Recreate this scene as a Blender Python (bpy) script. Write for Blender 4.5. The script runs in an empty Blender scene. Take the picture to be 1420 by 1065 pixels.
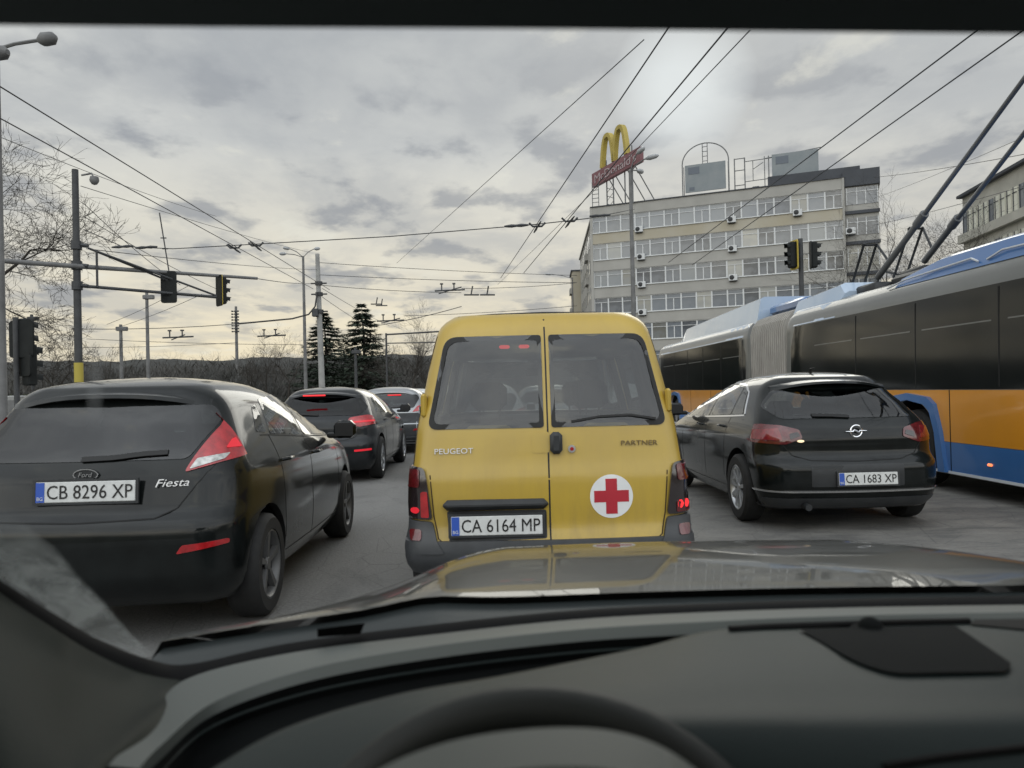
import bpy, bmesh, math, random
import numpy as np
from mathutils import Vector, Matrix
from mathutils.bvhtree import BVHTree
from mathutils.geometry import delaunay_2d_cdt

R = math.radians
scene = bpy.context.scene
COL = scene.collection

# ------------------------------------------------------------------ camera
CAM_H = 1.32
F_PX = 1066.0                       # focal length in photograph pixels (1420 wide)
PITCH, ROLL = math.atan(8.5 / F_PX), R(1.3)
cF = Vector((0, math.cos(PITCH), math.sin(PITCH)))
_r, _u = Vector((1, 0, 0)), Vector((0, -math.sin(PITCH), math.cos(PITCH)))
cR = _r * math.cos(ROLL) - _u * math.sin(ROLL)
cU = _u * math.cos(ROLL) + _r * math.sin(ROLL)
EYE = Vector((0, 0, CAM_H))
cd = bpy.data.cameras.new('camera')
cam = bpy.data.objects.new('camera', cd)
COL.objects.link(cam)
cam.matrix_world = Matrix(((cR.x, cU.x, -cF.x, EYE.x), (cR.y, cU.y, -cF.y, EYE.y), (cR.z, cU.z, -cF.z, EYE.z), (0, 0, 0, 1)))
cd.sensor_width = 36.0
cd.lens = F_PX / 1420 * 36.0
cd.clip_start, cd.clip_end = 0.05, 6000
cd.dof.use_dof = True
cd.dof.focus_distance = 9.0
cd.dof.aperture_fstop = 5.6
scene.camera = cam


def P(px, py, d):
    """point seen at a photograph pixel, d metres ahead of the eye along the street"""
    v = cF + cR * ((px - 710) / F_PX) - cU * ((py - 532.5) / F_PX)
    return EYE + v * (d / v.y)


def PZ(px, py, z):
    """point seen at a photograph pixel, at height z"""
    v = cF + cR * ((px - 710) / F_PX) - cU * ((py - 532.5) / F_PX)
    return EYE + v * ((z - EYE.z) / v.z)


# ------------------------------------------------------------------ sky and sun
SUN_EL, SUN_AZ = R(21), R(13)       # azimuth clockwise from straight ahead (+Y)
SUN_DIR = Vector((math.sin(SUN_AZ) * math.cos(SUN_EL), math.cos(SUN_AZ) * math.cos(SUN_EL), math.sin(SUN_EL)))
world = bpy.data.worlds.new('World')
scene.world = world
world.use_nodes = True
SKY_STRENGTH = 0.1


class NT:
    def __init__(s, tree):
        s.t = tree
        s.n, s.l = tree.nodes, tree.links

    def node(s, kind, **kw):
        n = s.n.new(kind)
        for k, v in kw.items():
            if k == 'inp':
                for a, b in v.items():
                    s.set(n.inputs[a], b)
            else:
                setattr(n, k, v)
        return n

    def set(s, sock, v):
        if isinstance(v, bpy.types.NodeSocket):
            s.l.new(v, sock)
        else:
            sock.default_value = v

    def math(s, op, a, b=0.0, c=0.0, clamp=False):
        n = s.n.new('ShaderNodeMath')
        n.operation, n.use_clamp = op, clamp
        for i, v in enumerate((a, b, c)):
            s.set(n.inputs[i], v)
        return n.outputs[0]

    def mix(s, f, a, b, mode='MIX'):
        n = s.n.new('ShaderNodeMix')
        n.data_type, n.blend_type = 'RGBA', mode
        s.set(n.inputs[0], f)
        s.set(n.inputs[6], c4(a))
        s.set(n.inputs[7], c4(b))
        return n.outputs[2]

    def ramp(s, f, stops, interp='LINEAR'):
        n = s.n.new('ShaderNodeValToRGB')
        n.color_ramp.interpolation = interp
        e = n.color_ramp.elements
        while len(e) < len(stops):
            e.new(0.5)
        for k, (p, c) in zip(e, stops):
            k.position = p
            k.color = c4(c)
        s.l.new(f, n.inputs[0])
        return n.outputs[0]

    def noise(s, vec, scale, detail=4, rough=0.5, dist=0.0):
        n = s.n.new('ShaderNodeTexNoise')
        if vec is not None:
            s.l.new(vec, n.inputs['Vector'])
        n.inputs['Scale'].default_value = scale
        n.inputs['Detail'].default_value = detail
        n.inputs['Roughness'].default_value = rough
        n.inputs['Distortion'].default_value = dist
        return n.outputs['Fac']

    def mapping(s, vec, scale=(1, 1, 1), loc=(0, 0, 0), rot=(0, 0, 0)):
        n = s.n.new('ShaderNodeMapping')
        s.l.new(vec, n.inputs['Vector'])
        n.inputs['Scale'].default_value = scale
        n.inputs['Location'].default_value = loc
        n.inputs['Rotation'].default_value = rot
        return n.outputs[0]


def c4(c):
    if isinstance(c, bpy.types.NodeSocket):
        return c
    if isinstance(c, (int, float)):
        return (c, c, c, 1)
    return tuple(c) + ((1,) if len(c) == 3 else ())


def build_sky():
    w = NT(world.node_tree)
    w.n.clear()
    out = w.node('ShaderNodeOutputWorld')
    bg = w.node('ShaderNodeBackground')
    bg.inputs['Strength'].default_value = SKY_STRENGTH
    w.l.new(bg.outputs[0], out.inputs[0])
    sky = w.node('ShaderNodeTexSky')
    sky.sky_type = 'NISHITA'
    sky.sun_disc = False
    sky.sun_elevation = SUN_EL
    sky.sun_rotation = SUN_AZ
    tc = w.node('ShaderNodeTexCoord')
    g = tc.outputs['Generated']
    sp = w.node('ShaderNodeSeparateXYZ')
    w.l.new(g, sp.inputs[0])
    x, y, z = sp.outputs
    zc = w.math('MAXIMUM', z, 0.0)
    den = w.math('ADD', zc, 0.16)
    cb = w.node('ShaderNodeCombineXYZ')
    w.set(cb.inputs[0], w.math('DIVIDE', x, den))
    w.set(cb.inputs[1], w.math('DIVIDE', y, den))
    uv = cb.outputs[0]
    # broad cloud deck, soft streaky bands, small dark puffs
    big = w.noise(w.mapping(uv, (0.6, 0.5, 1), (3.1, 1.7, 0)), 1.0, 7, 0.56, 0.3)
    mid = w.noise(w.mapping(uv, (1.0, 0.85, 1), (7.3, 2.2, 0)), 2.1, 9, 0.6, 0.25)
    puff = w.noise(w.mapping(uv, (1.0, 0.8, 1), (11.9, 5.45, 0)), 3.7, 8, 0.54, 0.12)
    K = 10.0                                     # colours below are radiances; strength is 0.1
    elev = w.ramp(zc, [(0.0, (0.74, 0.62, 0.44)), (0.06, (0.86, 0.745, 0.55)), (0.16, (0.76, 0.70, 0.59)), (0.30, (0.62, 0.615, 0.60)), (0.6, (0.52, 0.53, 0.54)), (1.0, (0.6, 0.62, 0.66))])
    grey = w.ramp(zc, [(0.0, (0.36, 0.38, 0.42)), (0.2, (0.35, 0.365, 0.40)), (0.5, (0.31, 0.325, 0.36)), (1.0, (0.4, 0.42, 0.45))])
    f1 = w.ramp(w.math('ADD', big, w.math('MULTIPLY', x, 0.10)), [(0.40, 0), (0.60, 1)], 'EASE')
    col = w.mix(w.math('MULTIPLY', f1, 0.48), elev, grey)
    f2 = w.ramp(mid, [(0.42, 0), (0.64, 1)], 'EASE')
    col = w.mix(w.math('MULTIPLY', f2, 0.42), col, grey)
    f3 = w.ramp(puff, [(0.50, 0), (0.64, 1)], 'EASE')
    lowsky = w.ramp(zc, [(0.03, 0), (0.1, 1), (0.30, 1), (0.42, 0.25)])
    f3 = w.math('MULTIPLY', f3, lowsky)
    col = w.mix(w.math('MULTIPLY', f3, 0.66), col, (0.25, 0.265, 0.305))
    hi = w.ramp(mid, [(0.32, 1), (0.43, 0)], 'EASE')
    col = w.mix(w.math('MULTIPLY', hi, 0.45), col, (0.80, 0.77, 0.68))
    # thin patch the sun shines through
    dt = w.node('ShaderNodeVectorMath', operation='DOT_PRODUCT')
    w.l.new(g, dt.inputs[0])
    dt.inputs[1].default_value = SUN_DIR
    wob = w.math('ADD', dt.outputs['Value'], w.math('MULTIPLY', w.math('SUBTRACT', mid, 0.5), 0.004))
    sunp = w.ramp(wob, [(0.9994, 0), (1.0, 1)], 'EASE')
    col = w.mix(w.math('MULTIPLY', sunp, 0.65), col, (0.86, 0.89, 0.90))
    halo = w.ramp(dt.outputs['Value'], [(0.93, 0), (1.0, 1)], 'EASE')
    col = w.mix(w.math('MULTIPLY', halo, 0.06), col, (0.78, 0.76, 0.70))
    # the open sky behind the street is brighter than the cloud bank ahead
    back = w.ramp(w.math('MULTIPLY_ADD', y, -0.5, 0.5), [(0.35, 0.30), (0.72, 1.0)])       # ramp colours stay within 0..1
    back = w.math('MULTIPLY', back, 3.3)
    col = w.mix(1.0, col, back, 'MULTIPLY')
    # houses and traffic stand against the sky behind and beside the eye
    rear = w.ramp(w.math('MULTIPLY_ADD', y, -0.5, 0.5), [(0.42, 0), (0.6, 1)])
    low = w.ramp(w.math('ADD', zc, w.math('MULTIPLY', w.math('SUBTRACT', big, 0.5), 0.12)), [(0.09, 1), (0.17, 0)])
    col = w.mix(w.math('MULTIPLY', w.math('MULTIPLY', rear, low), 0.96), col, (0.06, 0.062, 0.06))
    kk = w.node('ShaderNodeVectorMath', operation='SCALE')
    w.l.new(col, kk.inputs[0])
    kk.inputs['Scale'].default_value = K
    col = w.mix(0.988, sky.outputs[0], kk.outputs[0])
    below = w.ramp(z, [(0.0, 1), (0.004, 0)]) if False else w.math('LESS_THAN', z, -0.01)
    col = w.mix(below, col, (1.2, 1.15, 1.05))
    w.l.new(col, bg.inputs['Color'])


build_sky()
sl = bpy.data.lights.new('sun', 'SUN')
sl.energy, sl.angle, sl.color = 0.55, R(34), (1.0, 0.95, 0.86)
sun = bpy.data.objects.new('sun', sl)
COL.objects.link(sun)
sun.rotation_euler = SUN_DIR.to_track_quat('Z', 'Y').to_euler()
scene.view_settings.view_transform = 'Standard'
scene.view_settings.look = 'None'
scene.view_settings.exposure = 0.18
scene.view_settings.gamma = 1.0
scene.cycles.max_bounces = 8
scene.cycles.transparent_max_bounces = 24
scene.cycles.caustics_reflective = False
scene.cycles.caustics_refractive = False
scene.cycles.sample_clamp_indirect = 4.0


# ------------------------------------------------------------------ materials
def new_mat(name):
    m = bpy.data.materials.new(name)
    m.use_nodes = True
    t = NT(m.node_tree)
    b = t.n['Principled BSDF']
    return m, t, b


def mat(name, col, rough=0.5, metal=0.0, coat=0.0, var=0.0, vscale=6.0, col2=None, bump=0.0, bscale=40.0, spec=0.5, emit=None, estr=0.0, rvar=0.0, coat_ior=1.5, lo=0.35, hi=0.65, stretch=(1, 1, 1)):
    m, t, b = new_mat(name)
    tc = t.node('ShaderNodeTexCoord')
    vec = tc.outputs['Object']
    if stretch != (1, 1, 1):
        vec = t.mapping(vec, stretch)
    b.inputs['Roughness'].default_value = rough
    b.inputs['Metallic'].default_value = metal
    b.inputs['Coat Weight'].default_value = coat
    b.inputs['Coat Roughness'].default_value = 0.08
    b.inputs['Coat IOR'].default_value = coat_ior
    b.inputs['Specular IOR Level'].default_value = spec
    if col2 is None and var > 0:
        col2 = tuple(min(1, c * (1 + var)) for c in col)
        col = tuple(c * (1 - var) for c in col)
    if col2 is not None:
        f = t.noise(vec, vscale, 7, 0.6)
        t.l.new(t.ramp(f, [(lo, col), (hi, col2)]), b.inputs['Base Color'])
    else:
        b.inputs['Base Color'].default_value = c4(col)
    if rvar:
        f = t.noise(vec, 3.0, 6, 0.65)
        t.l.new(t.math('MULTIPLY_ADD', f, rvar * 2, rough - rvar, clamp=True), b.inputs['Roughness'])
    if bump:
        n = t.noise(vec, bscale, 5, 0.6)
        bp = t.node('ShaderNodeBump')
        bp.inputs['Strength'].default_value = bump
        bp.inputs['Distance'].default_value = 0.02
        t.l.new(n, bp.inputs['Height'])
        t.l.new(bp.outputs[0], b.inputs['Normal'])
    if emit:
        b.inputs['Emission Color'].default_value = c4(emit)
        b.inputs['Emission Strength'].default_value = estr
    return m


def glass_mat(name, tint, refl=1.0, rough=0.02):
    """tinted pane: clear straight through, mirror by Fresnel"""
    m, t, b = new_mat(name)
    t.n.remove(b)
    tr = t.node('ShaderNodeBsdfTransparent')
    tr.inputs[0].default_value = c4(tint)
    gl = t.node('ShaderNodeBsdfGlossy')
    gl.inputs['Roughness'].default_value = rough
    fr = t.node('ShaderNodeFresnel')
    fr.inputs['IOR'].default_value = 1.5
    mx = t.node('ShaderNodeMixShader')
    t.set(mx.inputs[0], t.math('MULTIPLY_ADD', fr.outputs[0], refl, 0.03 * refl, clamp=True))
    t.l.new(tr.outputs[0], mx.inputs[1])
    t.l.new(gl.outputs[0], mx.inputs[2])
    t.l.new(mx.outputs[0], t.n['Material Output'].inputs[0])
    return m


M = {}
M['paint_black'] = mat('black car paint', (0.006, 0.0075, 0.0075), 0.3, 0.0, 1.0, var=0.3, rvar=0.05, spec=0.05, coat_ior=1.38)
M['paint_graphite'] = mat('graphite car paint', (0.018, 0.020, 0.022), 0.3, 0.1, 0.9, var=0.2, rvar=0.08, spec=0.1, coat_ior=1.36)
M['paint_silver'] = mat('silver car paint', (0.30, 0.31, 0.32), 0.3, 0.5, 0.8, rvar=0.05)
M['paint_white'] = mat('white car paint', (0.55, 0.56, 0.56), 0.35, 0.0, 0.8, rvar=0.05)


def yellow_paint():
    m, t, b = new_mat('yellow van paint')
    tc = t.node('ShaderNodeTexCoord')
    v = tc.outputs['Object']
    col = t.ramp(t.noise(v, 2.2, 6, .6), [(.35, (.475, .325, .047)), (.65, (.42, .285, .047))])
    sp = t.node('ShaderNodeSeparateXYZ')
    t.l.new(v, sp.inputs[0])
    # road dirt thrown up over the lower panels, runs of grime from the seams
    run = t.noise(t.mapping(v, (9, 9, 1.3)), 1.6, 7, .65, .3)
    fine = t.noise(v, 34, 5, .7)
    low = t.math('SUBTRACT', 1.0, t.math('DIVIDE', sp.outputs[2], .95), clamp=True)
    f = t.math('MULTIPLY', t.ramp(run, [(.42, 0), (.72, 1)]), t.math('ADD', t.math('MULTIPLY', low, .42), .07))
    f = t.math('ADD', f, t.math('MULTIPLY', t.ramp(fine, [(.55, 0), (.75, 1)]), t.math('MULTIPLY', low, .35)), clamp=True)
    t.l.new(t.mix(f, col, (.17, .125, .06)), b.inputs['Base Color'])
    t.l.new(t.math('MULTIPLY_ADD', f, .3, .34), b.inputs['Roughness'])
    b.inputs['Coat Weight'].default_value = .4
    b.inputs['Coat Roughness'].default_value = .12
    bp = t.node('ShaderNodeBump')
    bp.inputs['Strength'].default_value = .10
    bp.inputs['Distance'].default_value = .02
    t.l.new(t.noise(v, 3.2, 2, .5), bp.inputs['Height'])
    t.l.new(bp.outputs[0], b.inputs['Normal'])
    return m


M['yellow'] = yellow_paint()
M['bonnet'] = mat('grey bonnet paint', (0.020, 0.023, 0.022), 0.3, 0.0, 0.58, rvar=0.03, spec=0.05, coat_ior=1.38)
M['bonnet'].node_tree.nodes['Principled BSDF'].inputs['Coat Roughness'].default_value = 0.025
M['plastic'] = mat('dark plastic', (0.022, 0.024, 0.026), 0.55, var=0.2, vscale=9, bump=0.05, bscale=160)
M['bumper_grey'] = mat('weathered bumper plastic', (0.035, 0.038, 0.042), 0.5, col2=(0.055, 0.058, 0.062), vscale=5, rvar=0.1)
M['rubber'] = mat('tyre rubber', (0.012, 0.012, 0.012), 0.8, var=0.3, vscale=14)
M['seal'] = mat('black seal', (0.006, 0.006, 0.006), 0.6)
M['interior'] = mat('cabin lining', (0.035, 0.036, 0.038), 0.9, var=0.2)
M['seat'] = mat('seat cloth', (0.03, 0.031, 0.034), 0.95, var=0.3, vscale=30)
M['alloy'] = mat('alloy rim', (0.45, 0.46, 0.47), 0.35, 0.9, rvar=0.1)
M['steel_rim'] = mat('dull wheel cover', (0.12, 0.12, 0.12), 0.45, 0.4, rvar=0.1)
M['chrome'] = mat('chrome', (0.75, 0.75, 0.76), 0.12, 1.0)
M['red_lens'] = mat('red lamp lens', (0.36, 0.012, 0.016), 0.12, 0.0, 1.0, var=0.25, vscale=18)
M['dark_red_lens'] = mat('dark red lamp lens', (0.10, 0.008, 0.01), 0.12, 0.0, 1.0, var=0.25, vscale=18)
M['red_mid'] = mat('deep red lamp lens', (0.19, 0.010, 0.013), 0.12, 0.0, 1.0, var=0.25, vscale=18)
M['smoke_lens'] = mat('smoked lamp lens', (0.02, 0.014, 0.015), 0.12, 0.0, 1.0)
M['clear_lens'] = mat('clear lamp lens', (0.42, 0.42, 0.40), 0.15, 0.4, 1.0, var=0.4, vscale=30)
M['lit_red'] = mat('lit red lamp', (0.6, 0.02, 0.02), 0.2, emit=(1.0, 0.035, 0.045), estr=0.9)
M['lit_red_dim'] = mat('lit red lamp behind lens', (0.5, 0.02, 0.03), 0.2, emit=(1.0, 0.03, 0.05), estr=0.35)
M['lit_amber'] = mat('lit amber marker', (0.8, 0.2, 0.05), 0.2, emit=(1.0, 0.25, 0.1), estr=1.2)
M['plate'] = mat('plate white', (0.62, 0.63, 0.62), 0.4, var=0.08, vscale=25)
M['plate_blue'] = mat('plate blue', (0.03, 0.09, 0.42), 0.4)
M['plate_ink'] = mat('plate black', (0.012, 0.012, 0.012), 0.5)
M['white_sticker'] = mat('white sticker', (0.72, 0.73, 0.73), 0.45, var=0.04)
M['red_sticker'] = mat('red sticker', (0.42, 0.02, 0.035), 0.45, var=0.08)
M['silver_letter'] = mat('silver letters', (0.6, 0.6, 0.6), 0.3, 0.6)
M['dark_letter'] = mat('worn dark letters', (0.16, 0.11, 0.04), 0.6)
M['glass_dark'] = glass_mat('privacy glass', (0.10, 0.12, 0.12), 1.0)
M['glass_car'] = glass_mat('tinted car glass', (0.58, 0.63, 0.61), 1.5)
M['glass_van'] = glass_mat('van rear glass', (0.42, 0.46, 0.46), 1.3)
M['glass_clear'] = glass_mat('clear car glass', (0.84, 0.88, 0.86), 0.7)
M['seam'] = mat('panel gap', (0.004, 0.004, 0.004), 0.8)
M['seam_yellow'] = mat('panel gap in yellow', (0.05, 0.03, 0.008), 0.8)


# ------------------------------------------------------------------ mesh helpers
class MB:
    """collects geometry; obj() links it as one mesh"""

    def __init__(s):
        s.v, s.f, s.m, s.cur = [], [], [], 0

    def add(s, verts, faces, xf=None):
        o = len(s.v)
        for p in verts:
            p = Vector(p)
            s.v.append(xf @ p if xf else p)
        for f in faces:
            s.f.append([i + o for i in f])
            s.m.append(s.cur)
        return s

    def box(s, c, d, rz=0.0, xf=None, bev=0.0):
        c = Vector(c)
        hx, hy, hz = d[0] / 2, d[1] / 2, d[2] / 2
        if bev > 0:
            b = min(bev, hx * .9, hy * .9, hz * .9)
            vs, fs = [], []
            sg = [(-1, -1), (1, -1), (1, 1), (-1, 1)]
            rings = [(-hz, b), (-hz + b, 0), (hz - b, 0), (hz, b)]
            for z, i in rings:
                for sx, sy in sg:
                    pts = [(sx * (hx - i - b), sy * (hy - i)), (sx * (hx - i), sy * (hy - i - b))]
                    if sx * sy < 0:
                        pts.reverse()
                    if sx * sy > 0:
                        pts = [pts[0], pts[1]] if False else pts
                    vs += [(p[0], p[1], z) for p in pts]
            # order the ring by angle so that the faces stay convex
            n = 8
            vv = []
            for k in range(4):
                ring = sorted(vs[k * n:(k + 1) * n], key=lambda p: math.atan2(p[1] / max(hy, 1e-6), p[0] / max(hx, 1e-6)))
                vv += ring
            for k in range(3):
                for i in range(n):
                    j = (i + 1) % n
                    fs.append([k * n + i, k * n + j, (k + 1) * n + j, (k + 1) * n + i])
            fs.append(list(range(n))[::-1])
            fs.append([3 * n + i for i in range(n)])
            vs = vv
        else:
            vs = [(x, y, z) for z in (-hz, hz) for x, y in ((-hx, -hy), (hx, -hy), (hx, hy), (-hx, hy))]
            fs = [[3, 2, 1, 0], [4, 5, 6, 7], [0, 1, 5, 4], [1, 2, 6, 5], [2, 3, 7, 6], [3, 0, 4, 7]]
        m = Matrix.Translation(c) @ Matrix.Rotation(rz, 4, 'Z')
        return s.add(vs, fs, (xf @ m) if xf else m)

    def tube(s, pts, r, n=6, caps=True, xf=None):
        pts = [Vector(p) for p in pts]
        rs = r if isinstance(r, (list, tuple)) else [r] * len(pts)
        vs, fs = [], []
        up = None
        for i, p in enumerate(pts):
            a = pts[max(i - 1, 0)]
            b = pts[min(i + 1, len(pts) - 1)]
            t = (b - a)
            t = t.normalized() if t.length > 1e-9 else Vector((0, 0, 1))
            if up is None:
                up = Vector((0, 0, 1)) if abs(t.z) < 0.9 else Vector((1, 0, 0))
            x = t.cross(up)
            if x.length < 1e-6:
                x = t.cross(Vector((0, 1, 0.01)))
            x.normalize()
            y = x.cross(t).normalized()
            up = y
            for k in range(n):
                an = 2 * math.pi * k / n
                vs.append(p + x * (rs[i] * math.cos(an)) + y * (rs[i] * math.sin(an)))
        for i in range(len(pts) - 1):
            for k in range(n):
                j = (k + 1) % n
                fs.append([i * n + k, i * n + j, (i + 1) * n + j, (i + 1) * n + k])
        if caps:
            fs.append(list(range(n))[::-1])
            fs.append([(len(pts) - 1) * n + k for k in range(n)])
        return s.add(vs, fs, xf)

    def lathe(s, prof, n=24, xf=None, axis='Z', close=False):
        """prof: list of (radius, height)"""
        vs, fs = [], []
        for r, h in prof:
            for k in range(n):
                a = 2 * math.pi * k / n
                x, y = r * math.cos(a), r * math.sin(a)
                vs.append((x, y, h) if axis == 'Z' else ((h, x, y) if axis == 'X' else (y, h, x)))
        L = len(prof)
        for i in range(L - 1 + (1 if close else 0)):
            i2 = (i + 1) % L
            for k in range(n):
                j = (k + 1) % n
                fs.append([i * n + k, i * n + j, i2 * n + j, i2 * n + k])
        return s.add(vs, fs, xf)

    def disc(s, c, r, axis='X', n=20, thick=0.01, xf=None):
        m = Matrix.Translation(Vector(c))
        if xf:
            m = xf @ m
        h = thick / 2
        s.lathe([(1e-4, -h), (r * 0.97, -h), (r, -h * .5), (r, h * .5), (r * 0.97, h), (1e-4, h)], n, m, axis)
        return s

    def grid(s, rows, xf=None, flip=False):
        n = len(rows[0])
        vs = [p for row in rows for p in row]
        fs = []
        for i in range(len(rows) - 1):
            for k in range(n - 1):
                q = [i * n + k, i * n + k + 1, (i + 1) * n + k + 1, (i + 1) * n + k]
                fs.append(q[::-1] if flip else q)
        return s.add(vs, fs, xf)

    def prism(s, poly, mk, a, b):
        """poly in 2D, mk(u, v, w) -> 3D, extruded from w=a to w=b"""
        n = len(poly)
        vs = [mk(u, v, a) for u, v in poly] + [mk(u, v, b) for u, v in poly]
        fs = [list(range(n))[::-1], [n + i for i in range(n)]]
        for i in range(n):
            j = (i + 1) % n
            fs.append([i, j, n + j, n + i])
        return s.add(vs, fs)


def recalc(me):
    bm = bmesh.new()
    bm.from_mesh(me)
    bmesh.ops.recalc_face_normals(bm, faces=bm.faces)
    bm.to_mesh(me)
    bm.free()


def to_mesh(name, mb, mats, smooth=None, fix=True):
    if isinstance(mb, bpy.types.Mesh):
        me = mb
    else:
        me = bpy.data.meshes.new(name)
        me.from_pydata([tuple(p) for p in mb.v], [], mb.f)
        me.update()
        if any(mb.m):
            me.polygons.foreach_set('material_index', mb.m)
        if fix:
            recalc(me)
    if mats is not None:
        me.materials.clear()
        for m in (mats if isinstance(mats, (list, tuple)) else [mats]):
            me.materials.append(M[m] if isinstance(m, str) else m)
    if smooth is not None:
        me.polygons.foreach_set('use_smooth', [True] * len(me.polygons))
        me.set_sharp_from_angle(angle=R(smooth))
    return me


def tag(o, label=None, cat=None, group=None, kind=None):
    for k, v in (('label', label), ('category', cat), ('group', group), ('kind', kind)):
        if v:
            o[k] = v
    return o


def obj(name, mb, mats, parent=None, smooth=40, loc=None, label=None, world_space=False):
    """one mesh object; world_space: geometry is given in world coordinates under a placed parent"""
    me = to_mesh(name, mb, mats, smooth)
    o = bpy.data.objects.new(name, me)
    COL.objects.link(o)
    if parent is not None:
        o.parent = parent
        if world_space:
            r = parent
            while r.parent:
                r = r.parent
            mw = Matrix.Translation(r.location) @ r.rotation_euler.to_matrix().to_4x4()
            me.transform(mw.inverted())
    if loc is not None:
        o.location = loc
    if label:
        o['label'] = label
    return o


def thing(name, label, cat, loc=(0, 0, 0), rotz=0.0, group=None):
    o = bpy.data.objects.new(name, None)
    COL.objects.link(o)
    o.empty_display_size = 0.2
    o.location = loc
    o.rotation_euler = (0, 0, rotz)
    tag(o, label, cat, group)
    return o


def copy_tree(o, parent=None):
    c = o.copy()
    COL.objects.link(c)
    if parent is not None:
        c.parent = parent
    for ch in list(o.children):
        copy_tree(ch, c)
    return c


def structure(name, mb, mats, smooth=None):
    o = obj(name, mb, mats, None, smooth)
    o['kind'] = 'structure'
    return o


def text_mesh(body, size, ext=0.0015, shear=0.0, width=None, space=1.0):
    """letters in the XZ plane, facing -Y, centred"""
    cu = bpy.data.curves.new('lettering', 'FONT')
    cu.body = body
    cu.size = size
    cu.extrude = ext
    cu.shear = shear
    cu.space_character = space
    cu.align_x, cu.align_y = 'CENTER', 'CENTER'
    cu.resolution_u = 3
    o = bpy.data.objects.new('lettering', cu)
    COL.objects.link(o)
    bpy.context.view_layer.update()
    me = bpy.data.meshes.new_from_object(o)
    bpy.data.objects.remove(o)
    xs = [v.co.x for v in me.vertices] or [0]
    sx = 1.0
    if width:
        sx = width / max(max(xs) - min(xs), 1e-6)
    cx = (max(xs) + min(xs)) / 2
    ys = [v.co.y for v in me.vertices] or [0]
    cy = (max(ys) + min(ys)) / 2
    me.transform(Matrix.Rotation(R(90), 4, 'X') @ Matrix.Diagonal((sx, 1, 1, 1)) @ Matrix.Translation((-cx, -cy, 0)))
    return me


def round_poly(pts, r=0.03, n=4):
    out = []
    N = len(pts)
    for i in range(N):
        p = Vector(pts[i][:2])
        rr = pts[i][2] if len(pts[i]) > 2 else r
        a = Vector(pts[i - 1][:2]) - p
        b = Vector(pts[(i + 1) % N][:2]) - p
        t = min(rr, a.length * .45, b.length * .45)
        if t < 1e-5:
            out.append((p.x, p.y))
            continue
        p0, p1 = p + a.normalized() * t, p + b.normalized() * t
        for k in range(n + 1):
            u = k / n
            q = p0 * (1 - u) ** 2 + p * 2 * u * (1 - u) + p1 * u * u
            out.append((q.x, q.y))
    return out


def ring_poly(cx, cz, rx, rz=None, n=24):
    rz = rx if rz is None else rz
    return [(cx + rx * math.cos(2 * math.pi * i / n), cz + rz * math.sin(2 * math.pi * i / n)) for i in range(n)]


def strip_poly(pts, w):
    """a line in 2D fattened to width w"""
    L, Rr = [], []
    for i, p in enumerate(pts):
        a = Vector(pts[max(i - 1, 0)])
        b = Vector(pts[min(i + 1, len(pts) - 1)])
        t = (b - a).normalized()
        nrm = Vector((-t.y, t.x)) * (w / 2)
        L.append(tuple(Vector(p) + nrm))
        Rr.append(tuple(Vector(p) - nrm))
    return L + Rr[::-1]


AX = {'rear': lambda u, v, w: Vector((u, w, v)), 'left': lambda u, v, w: Vector((w, u, v)), 'right': lambda u, v, w: Vector((w, u, v)),
      'front': lambda u, v, w: Vector((u, w, v)), 'top': lambda u, v, w: Vector((u, v, w))}
RAY = {'rear': (-6, Vector((0, 1, 0))), 'left': (-6, Vector((1, 0, 0))), 'right': (6, Vector((-1, 0, 0))), 'front': (30, Vector((0, -1, 0))), 'top': (9, Vector((0, 0, -1)))}


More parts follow.
